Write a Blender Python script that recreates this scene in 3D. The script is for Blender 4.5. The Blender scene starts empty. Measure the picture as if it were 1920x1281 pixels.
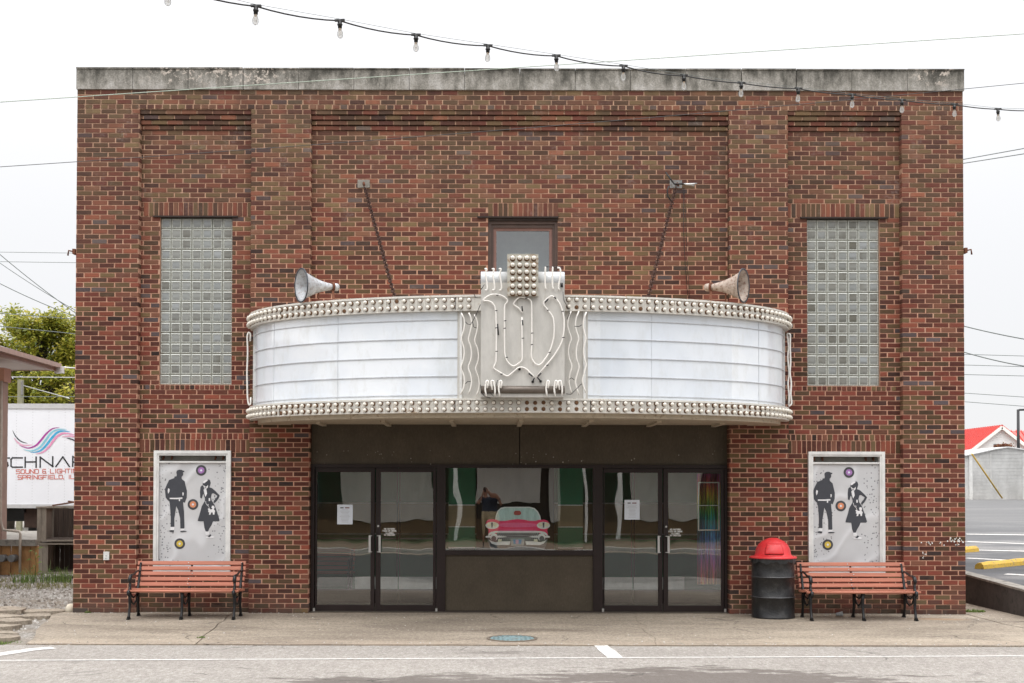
import bpy, math, random
from mathutils import Vector, Matrix
random.seed(7)
PI = math.pi
S = bpy.context.scene
C = S.collection
# ------------------------------------------------------------------ camera
D, EYE, F = 17.0, 1.74, 2295.0
PX, PY = 918.0, 869.0
PITCH, ROLL = math.radians(1.15), math.radians(0.12)
fwd = Vector((0, math.cos(PITCH), math.sin(PITCH)))
up0 = Vector((0, -math.sin(PITCH), math.cos(PITCH)))
rt0 = Vector((1, 0, 0))
rt = rt0*math.cos(ROLL) + up0*math.sin(ROLL)
up = up0*math.cos(ROLL) - rt0*math.sin(ROLL)
camd = bpy.data.cameras.new('camera'); cam = bpy.data.objects.new('camera', camd); C.objects.link(cam)
CAM = Vector((0, -D, EYE))
m = Matrix((( rt.x, up.x, -fwd.x, CAM.x), (rt.y, up.y, -fwd.y, CAM.y), (rt.z, up.z, -fwd.z, CAM.z), (0, 0, 0, 1)))
cam.matrix_world = m
camd.sensor_width = 36; camd.lens = F/1920*36
camd.shift_x = (960-PX)/1920; camd.shift_y = (PY-640.5)/1920
camd.clip_start = 0.05; camd.clip_end = 2000
S.camera = cam
S.render.resolution_x, S.render.resolution_y = 1024, 683
# ------------------------------------------------------------------ light
W = bpy.data.worlds.new('World'); S.world = W; W.use_nodes = True
nt = W.node_tree; nt.nodes.clear()
wo = nt.nodes.new('ShaderNodeOutputWorld'); bg = nt.nodes.new('ShaderNodeBackground')
sky = nt.nodes.new('ShaderNodeTexSky'); sky.sky_type = 'NISHITA'; sky.sun_disc = False
SUN_EL, SUN_AZ = math.radians(52), math.radians(200)      # overcast: bright patch high, behind the camera
sky.sun_elevation = SUN_EL; sky.sun_rotation = SUN_AZ
tc = nt.nodes.new('ShaderNodeTexCoord'); sp = nt.nodes.new('ShaderNodeSeparateXYZ')
nt.links.new(tc.outputs['Generated'], sp.inputs[0])
mx = nt.nodes.new('ShaderNodeMath'); mx.operation = 'MAXIMUM'; mx.inputs[1].default_value = 0
nt.links.new(sp.outputs[2], mx.inputs[0])
cu = nt.nodes.new('ShaderNodeMath'); cu.operation = 'POWER'; cu.inputs[1].default_value = 3.0; nt.links.new(mx.outputs[0], cu.inputs[0])
cb = nt.nodes.new('ShaderNodeMath'); cb.operation = 'MULTIPLY_ADD'; cb.inputs[1].default_value = 38.0; cb.inputs[2].default_value = 7.6; nt.links.new(cu.outputs[0], cb.inputs[0])
ma = nt.nodes.new('ShaderNodeMath'); ma.operation = 'MULTIPLY_ADD'; ma.inputs[1].default_value = 2.2
nt.links.new(mx.outputs[0], ma.inputs[0]); nt.links.new(cb.outputs[0], ma.inputs[2])      # overcast: brightest overhead
cm = nt.nodes.new('ShaderNodeCombineColor')
ts = []
for i, k in enumerate((1.0, 1.0, 1.015)):
    t = nt.nodes.new('ShaderNodeMath'); t.operation = 'MULTIPLY'; t.inputs[1].default_value = k
    nt.links.new(ma.outputs[0], t.inputs[0]); nt.links.new(t.outputs[0], cm.inputs[i])
mix = nt.nodes.new('ShaderNodeMix'); mix.data_type = 'RGBA'; mix.inputs[0].default_value = 0.94
nt.links.new(sky.outputs[0], mix.inputs[6]); nt.links.new(cm.outputs[0], mix.inputs[7])
nt.links.new(mix.outputs[2], bg.inputs[0]); bg.inputs[1].default_value = 0.115
nt.links.new(bg.outputs[0], wo.inputs[0])
sl = bpy.data.lights.new('sun', 'SUN'); sl.energy = 0.6; sl.angle = math.radians(35); sl.color = (1, .96, .9)
so = bpy.data.objects.new('sun', sl); C.objects.link(so)
sd = Vector((math.sin(SUN_AZ)*math.cos(SUN_EL), math.cos(SUN_AZ)*math.cos(SUN_EL), math.sin(SUN_EL)))
so.rotation_euler = (-sd).to_track_quat('-Z', 'Y').to_euler()
so.location = (0, -10, 20)
S.view_settings.view_transform = 'Standard'; S.view_settings.look = 'None'
S.view_settings.exposure = 0.05; S.view_settings.gamma = 1; S.view_settings.use_curve_mapping = False
S.cycles.max_bounces = 8; S.cycles.transparent_max_bounces = 16

# ------------------------------------------------------------------ helpers
def U(px, py, Y=0.0):
    """the place a pixel of the 1920 px photograph shows, on the vertical plane y = Y"""
    d = fwd + rt*((px-PX)/F) + up*((PY-py)/F)
    t = (Y+D)/d.y
    return CAM + d*t
def UZ(px, py, z=0.0):
    d = fwd + rt*((px-PX)/F) + up*((PY-py)/F)
    t = (z-EYE)/d.z
    return CAM + d*t

class MB:
    def __init__(s): s.v = []; s.f = []; s.m = []; s.r = []; s.cur = 0; s.rnd = 0.0; s.smooth = False; s.sm = []
    def face(s, idx, mi=None):
        s.f.append(idx); s.m.append(s.cur if mi is None else mi); s.r.append(s.rnd); s.sm.append(s.smooth)
    def quadv(s, pts):
        b = len(s.v); s.v += [tuple(p) for p in pts]; s.face(tuple(range(b, b+len(pts))))
    def box(s, x0, x1, y0, y1, z0, z1, M=None, taper=0):
        if x0 > x1: x0, x1 = x1, x0
        if y0 > y1: y0, y1 = y1, y0
        if z0 > z1: z0, z1 = z1, z0
        b = len(s.v)
        p = [(x0,y0,z0),(x1,y0,z0),(x1,y1,z0),(x0,y1,z0),(x0,y0,z1),(x1,y0,z1),(x1,y1,z1),(x0,y1,z1)]
        if M is not None: p = [tuple(M @ Vector(q)) for q in p]
        s.v += p
        for q in ((0,3,2,1),(4,5,6,7),(0,1,5,4),(1,2,6,5),(2,3,7,6),(3,0,4,7)): s.face(tuple(b+i for i in q))
    def bar(s, a, b_, w, h, upv=(0,0,1)):
        a = Vector(a); b_ = Vector(b_); d = (b_-a); L = d.length; d.normalize()
        u = Vector(upv); sx = d.cross(u)
        if sx.length < 1e-4: sx = d.cross(Vector((1,0,0)))
        sx.normalize(); u = sx.cross(d)
        M = Matrix(((sx.x,d.x,u.x,a.x),(sx.y,d.y,u.y,a.y),(sx.z,d.z,u.z,a.z),(0,0,0,1)))
        s.box(-w/2, w/2, 0, L, -h/2, h/2, M)
    def tube(s, pts, r, n=8, cap=True):
        pts = [Vector(p) for p in pts]; N = len(pts)
        rr = r if isinstance(r, (list, tuple)) else [r]*N
        b = len(s.v); prev = None
        for i, p in enumerate(pts):
            t = (pts[min(i+1,N-1)] - pts[max(i-1,0)])
            if t.length < 1e-9: t = Vector((0,0,1))
            t.normalize()
            if prev is None:
                a = Vector((0,0,1)) if abs(t.z) < .9 else Vector((1,0,0))
                x = t.cross(a).normalized()
            else:
                x = prev - t*prev.dot(t)
                x = x.normalized() if x.length > 1e-6 else t.orthogonal().normalized()
            prev = x; y = t.cross(x)
            for k in range(n):
                an = 2*PI*k/n; s.v.append(tuple(p + (x*math.cos(an)+y*math.sin(an))*rr[i]))
        o = s.smooth; s.smooth = True
        for i in range(N-1):
            for k in range(n):
                k2 = (k+1) % n
                s.face((b+i*n+k, b+i*n+k2, b+(i+1)*n+k2, b+(i+1)*n+k))
        s.smooth = o
        if cap:
            s.face(tuple(b+k for k in range(n))[::-1]); s.face(tuple(b+(N-1)*n+k for k in range(n)))
    def lathe(s, prof, n=16, M=None, mats=None):
        """prof: (radius, height) along z"""
        b = len(s.v); N = len(prof)
        for r, h in prof:
            for k in range(n):
                a = 2*PI*k/n; p = Vector((r*math.cos(a), r*math.sin(a), h))
                s.v.append(tuple(M @ p) if M is not None else tuple(p))
        o = s.smooth; s.smooth = True; c = s.cur
        for i in range(N-1):
            if mats: s.cur = mats[i]
            for k in range(n):
                k2 = (k+1) % n
                s.face((b+i*n+k, b+i*n+k2, b+(i+1)*n+k2, b+(i+1)*n+k))
        s.smooth = o; s.cur = c
    def prism(s, poly, y0, y1, plane='xz'):
        """outline in x,z pushed from y0 (towards camera) to y1"""
        n = len(poly); b = len(s.v)
        ar = sum(poly[i][0]*poly[(i+1)%n][1]-poly[(i+1)%n][0]*poly[i][1] for i in range(n))
        if ar < 0: poly = poly[::-1]
        if plane == 'xz':
            s.v += [(p[0], y0, p[1]) for p in poly] + [(p[0], y1, p[1]) for p in poly]
        elif plane == 'yz':
            s.v += [(y0, -p[0], p[1]) for p in poly] + [(y1, -p[0], p[1]) for p in poly]
        else:   # xy, y0 top
            s.v += [(p[0], p[1], y0) for p in poly] + [(p[0], p[1], y1) for p in poly]
        s.face(tuple(range(b, b+n))); s.face(tuple(range(b+2*n-1, b+n-1, -1)))
        for i in range(n):
            j = (i+1) % n; s.face((b+i, b+n+i, b+n+j, b+j))
    def mesh(s, name, mats):
        me = bpy.data.meshes.new(name); me.from_pydata(s.v, [], s.f)
        for mm in (mats if isinstance(mats, (list, tuple)) else [mats]): me.materials.append(mm)
        me.polygons.foreach_set('material_index', s.m)
        me.polygons.foreach_set('use_smooth', s.sm)
        if any(s.r):
            at = me.attributes.new('rnd', 'FLOAT', 'FACE'); at.data.foreach_set('value', s.r)
        me.update(); return me
    def build(s, name, mats, parent=None):
        return put(name, s.mesh(name, mats), parent)

ORG = {}
def put(name, me, parent=None, loc=None):
    o = bpy.data.objects.new(name, me); C.objects.link(o)
    if parent is not None:
        o.parent = parent
        if parent.name in ORG: o.matrix_parent_inverse = ORG[parent.name]
    if loc is not None: o.location = loc
    return o
def tag(o, label=None, cat=None, group=None, kind=None):
    if label: o['label'] = label
    if cat: o['category'] = cat
    if group: o['group'] = group
    if kind: o['kind'] = kind
    return o
def thing(name, loc, label, cat, group=None, local=False):
    """an Empty at the thing's base; local=False: its parts are built in world coordinates"""
    o = bpy.data.objects.new(name, None); C.objects.link(o); o.empty_display_size = .2
    o.location = loc
    if not local: ORG[o.name] = Matrix.Translation(-Vector(loc))
    return tag(o, label, cat, group)
def copy_tree(o, parent=None):
    c = o.copy(); C.objects.link(c)
    if parent: c.parent = parent
    for ch in list(o.children): copy_tree(ch, c)
    return c

# ------------------------------------------------------------------ materials
class NT:
    def __init__(s, name):
        s.m = bpy.data.materials.new(name); s.m.use_nodes = True; s.t = s.m.node_tree; s.t.nodes.clear()
        s.out = s.t.nodes.new('ShaderNodeOutputMaterial')
    def n(s, ty, **kw):
        x = s.t.nodes.new(ty)
        for k, v in kw.items(): setattr(x, k, v)
        return x
    def l(s, a, b): s.t.links.new(a, b)
    def val(s, sock, v):
        if isinstance(v, bpy.types.NodeSocket): s.l(v, sock)
        else: sock.default_value = v
    def math(s, op, a, b=0.0, c=0.0, clamp=False):
        x = s.n('ShaderNodeMath', operation=op, use_clamp=clamp)
        s.val(x.inputs[0], a); s.val(x.inputs[1], b); s.val(x.inputs[2], c)
        return x.outputs[0]
    def mix(s, f, a, b, mode='MIX'):
        x = s.n('ShaderNodeMix', data_type='RGBA', blend_type=mode)
        s.val(x.inputs[0], f)
        s.val(x.inputs[6], a if isinstance(a, bpy.types.NodeSocket) else (*a[:3], 1))
        s.val(x.inputs[7], b if isinstance(b, bpy.types.NodeSocket) else (*b[:3], 1))
        return x.outputs[2]
    def noise(s, scale, detail=4, vec=None, rough=.55, dist=0):
        x = s.n('ShaderNodeTexNoise'); x.inputs['Scale'].default_value = scale; x.inputs['Detail'].default_value = detail
        x.inputs['Roughness'].default_value = rough; x.inputs['Distortion'].default_value = dist
        if vec is not None: s.l(vec, x.inputs['Vector'])
        return x.outputs[0]
    def ramp(s, fac, stops, interp='LINEAR'):
        x = s.n('ShaderNodeValToRGB'); r = x.color_ramp; r.interpolation = interp
        while len(r.elements) > 1: r.elements.remove(r.elements[-1])
        r.elements[0].position = stops[0][0]; r.elements[0].color = col4(stops[0][1])
        for p, c in stops[1:]:
            e = r.elements.new(p); e.color = col4(c)
        s.val(x.inputs[0], fac); return x.outputs[0]
    def pos(s, scale=(1,1,1)):
        g = s.n('ShaderNodeNewGeometry'); return s.scale(g.outputs['Position'], scale)
    def obj(s, scale=(1,1,1)):
        g = s.n('ShaderNodeTexCoord'); return s.scale(g.outputs['Object'], scale)
    def scale(s, v, sc):
        if tuple(sc) == (1,1,1): return v
        x = s.n('ShaderNodeVectorMath', operation='MULTIPLY'); s.l(v, x.inputs[0]); x.inputs[1].default_value = sc
        return x.outputs[0]
    def xyz(s, v):
        x = s.n('ShaderNodeSeparateXYZ'); s.l(v, x.inputs[0]); return x.outputs
    def blob(s, v, c, r, nz, amt=.8, soft=.5):
        """soft-edged ellipse mask on the ground, its edge broken by noise"""
        a = s.n('ShaderNodeVectorMath', operation='SUBTRACT'); s.l(v, a.inputs[0]); a.inputs[1].default_value = (c[0], c[1], 0)
        b = s.n('ShaderNodeVectorMath', operation='MULTIPLY'); s.l(a.outputs[0], b.inputs[0]); b.inputs[1].default_value = (1/r[0], 1/r[1], 0)
        e = s.n('ShaderNodeVectorMath', operation='LENGTH'); s.l(b.outputs[0], e.inputs[0])
        d = s.math('ADD', e.outputs['Value'], s.math('MULTIPLY', s.math('SUBTRACT', nz, .5), amt*2))
        mr = s.n('ShaderNodeMapRange'); s.l(d, mr.inputs[0]); mr.inputs[1].default_value = 1; mr.inputs[2].default_value = 1-soft
        mr.inputs[3].default_value = 0; mr.inputs[4].default_value = 1
        return mr.outputs[0]
    def bsdf(s, col, rough=.8, metal=0.0, bump=None, bstr=.3, bdist=.01, spec=.5, **kw):
        p = s.n('ShaderNodeBsdfPrincipled')
        s.val(p.inputs['Base Color'], col if isinstance(col, bpy.types.NodeSocket) else (*col[:3], 1))
        s.val(p.inputs['Roughness'], rough); s.val(p.inputs['Metallic'], metal)
        p.inputs['Specular IOR Level'].default_value = spec
        for k, v in kw.items(): s.val(p.inputs[k], v)
        if bump is not None:
            b = s.n('ShaderNodeBump'); b.inputs['Strength'].default_value = bstr; b.inputs['Distance'].default_value = bdist
            s.l(bump, b.inputs['Height']); s.l(b.outputs[0], p.inputs['Normal'])
        s.l(p.outputs[0], s.out.inputs[0]); s.p = p
        return s.m
def col4(c): return (*c[:3], 1) if isinstance(c, (tuple, list)) else (c, c, c, 1)
def mul(c, k): return tuple(min(1, x*k) for x in c)
def pm(name, base, rough=.6, metal=0.0, var=.18, scale=9.0, bump=.15, world=False, dirt=None, dirt_amt=.5, stretch=(1,1,1), spec=.5, bd=.004):
    """plain painted / raw surface with mottling, fine grain and optional dirt patches"""
    t = NT(name); v = t.pos(stretch) if world else t.obj(stretch)
    n1 = t.noise(scale, 5, v); n2 = t.noise(scale*9, 3, v)
    f = t.math('ADD', t.math('MULTIPLY', n1, .65), t.math('MULTIPLY', n2, .35))
    c = t.ramp(f, [(.3, mul(base, 1-var)), (.7, mul(base, 1+var))])
    if dirt:
        n3 = t.noise(scale*1.7, 6, v, .7)
        k = t.ramp(n3, [(.5, 0.0), (.68, 1.0)])
        c = t.mix(t.math('MULTIPLY', k, dirt_amt), c, dirt)
    r = t.math('ADD', t.math('MULTIPLY', n2, .2), rough-.1, clamp=True)
    return t.bsdf(c, r, metal, n2, bump, bd, spec)

def brick_material(name, weather=1.0):
    t = NT(name); g = t.n('ShaderNodeNewGeometry'); P = g.outputs['Position']
    at = t.n('ShaderNodeAttribute', attribute_name='rnd'); oi = t.n('ShaderNodeObjectInfo')
    r = t.math('FRACT', t.math('ADD', at.outputs['Fac'], t.math('MULTIPLY', oi.outputs['Random'], 3.7)))
    z = t.xyz(P)[2]
    pal = [(0.00,(.158,.041,.028)), (.12,(.092,.028,.021)), (.24,(.205,.056,.034)), (.31,(.118,.038,.026)), (.42,(.170,.043,.029)),
           (.53,(.104,.062,.030)), (.65,(.074,.044,.025)), (.75,(.135,.088,.042)), (.83,(.055,.025,.020)), (.89,(.150,.060,.038)), (.95,(.082,.064,.068)), (.98,(.035,.022,.020))]
    c = t.ramp(r, pal, 'CONSTANT')
    w = t.n('ShaderNodeTexWhiteNoise', noise_dimensions='1D'); t.l(t.math('MULTIPLY', r, 913.7), w.inputs['W'])
    jit = t.math('ADD', t.math('MULTIPLY', w.outputs['Value'], .7), .68)
    c = t.mix(1.0, c, t.n('ShaderNodeCombineColor').outputs[0], 'MIX') if False else c
    cc = t.n('ShaderNodeCombineColor')
    for i in range(3): t.l(jit, cc.inputs[i])
    c = t.mix(1.0, c, cc.outputs[0], 'MULTIPLY')
    # blotches inside a brick, fine sand grain
    n1 = t.noise(11, 4, t.scale(P, (1,1,2.4))); n2 = t.noise(170, 2, P)
    c = t.mix(t.ramp(n1, [(.45, 0.0), (.68, .4)]), c, t.mix(.5, c, (.17,.10,.06)))
    c = t.mix(t.ramp(n2, [(.35, .45), (.6, 0.0)]), c, t.mix(.5, c, (.02,.012,.01)))
    # weathered, browner and paler towards the parapet
    hi = t.n('ShaderNodeMapRange'); t.l(z, hi.inputs[0]); hi.inputs[1].default_value = 3.6; hi.inputs[2].default_value = 7.0
    hi.inputs[3].default_value = 0.0; hi.inputs[4].default_value = .42
    c = t.mix(hi.outputs[0], c, t.mix(.5, c, t.ramp(w.outputs['Value'], [(.3, (.24,.13,.10)), (.6, (.30,.20,.12)), (1, (.42,.30,.17))])))
    e = t.noise(2.3, 6, P, .7); e2 = t.noise(26, 3, P, .7)
    ef = t.math('MULTIPLY', t.ramp(e, [(.55, 0.0), (.72, 1.0)]), t.ramp(e2, [(.45, 0.0), (.62, 1.0)]))
    ef = t.math('MULTIPLY', ef, t.math('ADD', t.math('MULTIPLY', hi.outputs[0], 1.1), .06))
    c = t.mix(ef, c, (.40,.34,.31))
    lo = t.n('ShaderNodeMapRange'); t.l(z, lo.inputs[0]); lo.inputs[1].default_value = .42; lo.inputs[2].default_value = 0
    lo.inputs[3].default_value = 0.0; lo.inputs[4].default_value = .75
    df = t.math('MULTIPLY', lo.outputs[0], t.ramp(t.noise(5, 5, P, .7), [(.35, 0.0), (.6, 1.0)]))
    c = t.mix(df, c, (.085,.070,.055))
    g1 = t.noise(.55, 5, t.scale(P, (1,1,.5)), .6); sk = t.noise(2.6, 4, t.scale(P, (1,1,.12)), .6)
    c = t.mix(t.ramp(g1, [(.38, .30), (.52, 0.0)]), c, t.mix(.6, c, (.03,.018,.014)))
    up_ = t.n('ShaderNodeMapRange'); t.l(z, up_.inputs[0]); up_.inputs[1].default_value = 5.9; up_.inputs[2].default_value = 7.2; up_.inputs[3].default_value = 0; up_.inputs[4].default_value = .7
    c = t.mix(t.math('MULTIPLY', up_.outputs[0], t.ramp(sk, [(.44, 0.0), (.60, 1.0)])), c, t.mix(.6, c, (.05,.035,.028)))
    return t.bsdf(c, .85, 0, n2, .5, .004, .25)
BRICK = brick_material('brick_clay')
def mortar_material():
    t = NT('mortar'); P = t.pos(); n = t.noise(4, 6, P, .65); n2 = t.noise(120, 2, P); z = t.xyz(P)[2]
    c = t.ramp(n, [(.3, (.38,.20,.138)), (.55, (.53,.30,.21)), (.75, (.58,.375,.27))])
    hi = t.n('ShaderNodeMapRange'); t.l(z, hi.inputs[0]); hi.inputs[1].default_value = 4.4; hi.inputs[2].default_value = 7.2
    hi.inputs[3].default_value = 0; hi.inputs[4].default_value = .7
    c = t.mix(hi.outputs[0], c, t.mix(t.ramp(t.noise(7, 5, P, .7), [(.38, 0.0), (.62, 1.0)]), (.16,.11,.08), (.50,.34,.23)))
    lo = t.n('ShaderNodeMapRange'); t.l(z, lo.inputs[0]); lo.inputs[1].default_value = .16; lo.inputs[2].default_value = 0
    c = t.mix(t.math('MULTIPLY', lo.outputs[0], .8), c, (.10,.085,.07))
    return t.bsdf(c, .95, 0, n2, .5, .004, .2)
MORTAR = mortar_material()
def brickwork_far():
    t = NT('plain_brickwork'); P = t.pos((1,1,1)); b = t.n('ShaderNodeTexBrick'); s = t.xyz(P)
    cv = t.n('ShaderNodeCombineXYZ'); t.l(s[1], cv.inputs[0]); t.l(s[2], cv.inputs[1]); t.l(cv.outputs[0], b.inputs['Vector'])
    b.inputs['Scale'].default_value = 1; b.inputs['Brick Width'].default_value = .217; b.inputs['Row Height'].default_value = .0678
    b.inputs['Mortar Size'].default_value = .005; b.inputs['Color1'].default_value = (.17,.045,.035,1); b.inputs['Color2'].default_value = (.11,.06,.035,1)
    b.inputs['Mortar'].default_value = (.5,.29,.2,1)
    return t.bsdf(b.outputs[0], .9)
SIDEBRICK = brickwork_far()
def coping_material():
    t = NT('weathered_coping'); P = t.pos()
    n = t.noise(2.2, 7, t.scale(P, (1.6,1,1)), .7); st = t.noise(7, 5, t.scale(P, (1.5,1,.28)), .65); g = t.noise(60, 3, P, .7)
    z = t.xyz(P)[2]
    mr = t.n('ShaderNodeMapRange'); t.l(z, mr.inputs[0]); mr.inputs[1].default_value = 7.24; mr.inputs[2].default_value = 7.56
    f = t.math('ADD', t.math('ADD', t.math('MULTIPLY', n, 1.7), t.math('MULTIPLY', st, .7)), t.math('MULTIPLY', mr.outputs[0], .36))
    f = t.math('SUBTRACT', f, .85)
    c = t.ramp(f, [(.20, (.50,.48,.45)), (.42, (.37,.35,.315)), (.60, (.235,.222,.195)), (.82, (.095,.09,.078))])
    c = t.mix(t.ramp(g, [(.4, .35), (.6, 0.0)]), c, (.05,.05,.045))
    x = t.xyz(P)[0]
    # pale flaked patches, as on the left third and at the right end
    fl = t.noise(13, 6, P, .75)
    msk = t.blob(P, (-3.75, -.06), (1.25, 9), t.noise(3, 4, P), .5, .5)
    msk2 = t.blob(P, (6.15, -.06), (.35, 9), t.noise(3, 4, P), .5, .5)
    fm = t.math('MULTIPLY', t.math('MAXIMUM', msk, msk2), t.ramp(fl, [(.54, 0.0), (.57, 1.0)]))
    top = t.n('ShaderNodeMapRange'); t.l(z, top.inputs[0]); top.inputs[1].default_value = 7.33; top.inputs[2].default_value = 7.42
    fm = t.math('MULTIPLY', fm, top.outputs[0])
    c = t.mix(fm, c, (.55,.49,.43))
    return t.bsdf(c, .95, 0, t.math('ADD', g, t.math('MULTIPLY', fm, .8)), .5, .01, .2)
COPING = coping_material()
def glass_pane(name, refl=.16, tint=(.85,.9,.88), wob=.004, wscale=1.6, blend=.12, edge=None):
    """window glass: sees through and mirrors the street, its sheet a little wavy"""
    t = NT(name); v = t.pos((1,1,.45)); nz = t.noise(wscale, 2, v)
    b = t.n('ShaderNodeBump'); b.inputs['Strength'].default_value = 1; b.inputs['Distance'].default_value = wob
    t.l(nz, b.inputs['Height'])
    gl = t.n('ShaderNodeBsdfGlossy'); gl.inputs['Roughness'].default_value = 0.0; t.l(b.outputs[0], gl.inputs['Normal'])
    gl.inputs['Color'].default_value = (1,1,1,1)
    tr = t.n('ShaderNodeBsdfTransparent'); tr.inputs[0].default_value = (*tint, 1)
    lw = t.n('ShaderNodeLayerWeight'); lw.inputs[0].default_value = blend
    f = t.math('ADD', t.math('MULTIPLY', lw.outputs[1], .4), refl, clamp=True)
    if edge is not None: t.l(t.mix(t.math('POWER', lw.outputs[1], 1.5), tint, edge), tr.inputs[0])
    bf = t.n('ShaderNodeNewGeometry'); f = t.math('MULTIPLY', f, t.math('SUBTRACT', 1.0, bf.outputs['Backfacing']))
    ms = t.n('ShaderNodeMixShader'); t.l(f, ms.inputs[0]); t.l(tr.outputs[0], ms.inputs[1]); t.l(gl.outputs[0], ms.inputs[2])
    if edge is not None:      # whitish mix standing in for bright sky reflected by the clear bulbs
        df = t.n('ShaderNodeBsdfTranslucent'); df.inputs[0].default_value = (.8,.8,.78,1); dd_ = t.n('ShaderNodeBsdfDiffuse'); dd_.inputs[0].default_value = (.8,.8,.78,1)
        m2 = t.n('ShaderNodeMixShader'); t.l(df.outputs[0], m2.inputs[1]); t.l(dd_.outputs[0], m2.inputs[2]); m3 = t.n('ShaderNodeMixShader'); m3.inputs[0].default_value = .28
        t.l(ms.outputs[0], m3.inputs[1]); t.l(m2.outputs[0], m3.inputs[2]); ms = m3
    t.l(ms.outputs[0], t.out.inputs[0]); return t.m
GLASS = glass_pane('window_glass', .175, (.97,.99,.98), .0045, 1.2)
UPGLASS = glass_pane('upper_window_glass', .20, (.8,.85,.85), .0006, 1.0)
CLEAR = glass_pane('bulb_glass', .30, (.93,.93,.92), 0.0, 1, .5, (.35,.35,.36))

def white_metal(name, base=(.62,.60,.55), rust=(.22,.10,.04), thr=.6, amt=.8, rough=.5, streak=False):
    t = NT(name); P = t.pos((1,1,.35) if streak else (1,1,1)); n = t.noise(5, 6, P, .7); n2 = t.noise(22, 5, P, .7); n3 = t.noise(90, 2, P)
    c = t.ramp(n, [(.3, mul(base, .78)), (.6, base), (.8, mul(base, 1.12))])
    k = t.ramp(t.math('ADD', t.math('MULTIPLY', n, .45), t.math('MULTIPLY', n2, .6)), [(thr-.03, 0.0), (thr+.06, 1.0)])
    c = t.mix(t.math('MULTIPLY', k, amt), c, rust)
    return t.bsdf(c, t.math('ADD', rough-.1, t.math('MULTIPLY', n3, .2)), .15, n3, .2, .003)
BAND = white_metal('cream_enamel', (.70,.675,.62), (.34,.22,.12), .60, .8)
SIGNMETAL = white_metal('grey_sign_metal', (.58,.56,.52), (.36,.33,.28), .62, .5, .45, True)
WHITEPAINT = white_metal('white_enamel', (.74,.74,.72), (.35,.30,.24), .66, .5)
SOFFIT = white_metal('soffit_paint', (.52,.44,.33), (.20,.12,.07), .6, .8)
RUST = pm('rusty_steel', (.15,.055,.028), .85, .2, .4, 14, .4)
BLACKIRON = pm('black_cast_iron', (.014,.014,.015), .38, .3, .3, 30, .3)
BLACKWIRE = pm('black_cable', (.018,.018,.018), .5)
GREYWIRE = pm('grey_cable', (.13,.15,.14), .5)
GREENWIRE = pm('green_cable', (.36,.42,.34), .5)
DARKBRONZE = pm('bronze_frame', (.020,.012,.011), .5, 0, .25, 5, .08, spec=.3)
def speck_panel():
    t = NT('brown_panel'); P = t.pos(); n = t.noise(3, 5, P); n2 = t.noise(60, 3, t.scale(P, (1,1,.35)), .7)
    c = t.ramp(n, [(.3, (.066,.053,.036)), (.7, (.088,.070,.049))])
    c = t.mix(t.ramp(n2, [(.4, .3), (.6, 0.0)]), c, (.035,.026,.018))
    vo = t.n('ShaderNodeTexVoronoi'); vo.inputs['Scale'].default_value = 17; t.l(P, vo.inputs['Vector'])
    z = t.xyz(P)[2]; mr = t.n('ShaderNodeMapRange'); t.l(z, mr.inputs[0]); mr.inputs[1].default_value = 2.30; mr.inputs[2].default_value = 2.06
    k = t.math('MULTIPLY', t.ramp(vo.outputs[0], [(.13, 1.0), (.17, 0.0)]), t.ramp(t.noise(9, 2, P), [(.5, 0.0), (.54, 1.0)]))
    z2 = t.math('MULTIPLY', mr.outputs[0], t.math('GREATER_THAN', z, 2.03))
    k = t.math('MULTIPLY', k, t.math('ADD', t.math('MULTIPLY', z2, .8), .04))
    c = t.mix(k, c, (.5,.47,.42))
    return t.bsdf(c, .6, 0, n2, .35, .002, .25)
PANEL = speck_panel()
ALUM = pm('brushed_aluminium', (.55,.55,.54), .35, .8, .1, 20)
def letterboard():
    t = NT('white_acrylic'); P = t.pos(); n = t.noise(1.1, 5, P, .6); n2 = t.noise(5, 5, t.scale(P, (1,1,.4)), .7)
    c = t.ramp(n, [(.35, (.70,.745,.80)), (.6, (.80,.83,.86))])
    c = t.mix(t.ramp(n2, [(.50, 0.0), (.66, .40)]), c, (.58,.585,.56))
    # tone steps along the board, painting in broad reflections
    x = t.xyz(P)[0]; wn_ = t.n('ShaderNodeTexWhiteNoise', noise_dimensions='1D'); t.l(t.math('FLOOR', t.math('MULTIPLY', t.math('ADD', x, .37), 1.15)), wn_.inputs['W'])
    c = t.mix(t.math('MULTIPLY', wn_.outputs['Value'], .38), c, (.56,.61,.68))
    return t.bsdf(c, .05, 0, n, .05, .01, 1.0)
ACRYL = letterboard()
NEON = pm('white_glass_tube', (.82,.79,.74), .2, 0, .06, 30, 0)
BULB = pm('cream_glass_bulb', (.74,.70,.62), .22, 0, .12, 40, 0)
SOCKETRUST = pm('rusty_socket', (.15,.075,.035), .8, .1, .5, 60, .4)
RAIL = pm('clear_letter_rail', (.56,.58,.61), .3, 0, .2, 6)
WINWOOD = pm('rose_brown_paint', (.20,.105,.085), .55, 0, .25, 8, .2)
WINDARK = pm('dark_brown_paint', (.07,.042,.033), .6, 0, .3, 8, .2)
STEELDARK = pm('dark_steel_lintel', (.03,.018,.014), .7, .2, .4, 12)
FLAP = pm('grey_enamel_speaker', (.50,.52,.54), .5, .2, .3, 16, .3, dirt=(.16,.075,.04), dirt_amt=.6)
FLAPR = pm('rusty_enamel_speaker', (.46,.38,.32), .6, .2, .3, 16, .4, dirt=(.16,.06,.03), dirt_amt=1.0)
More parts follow.
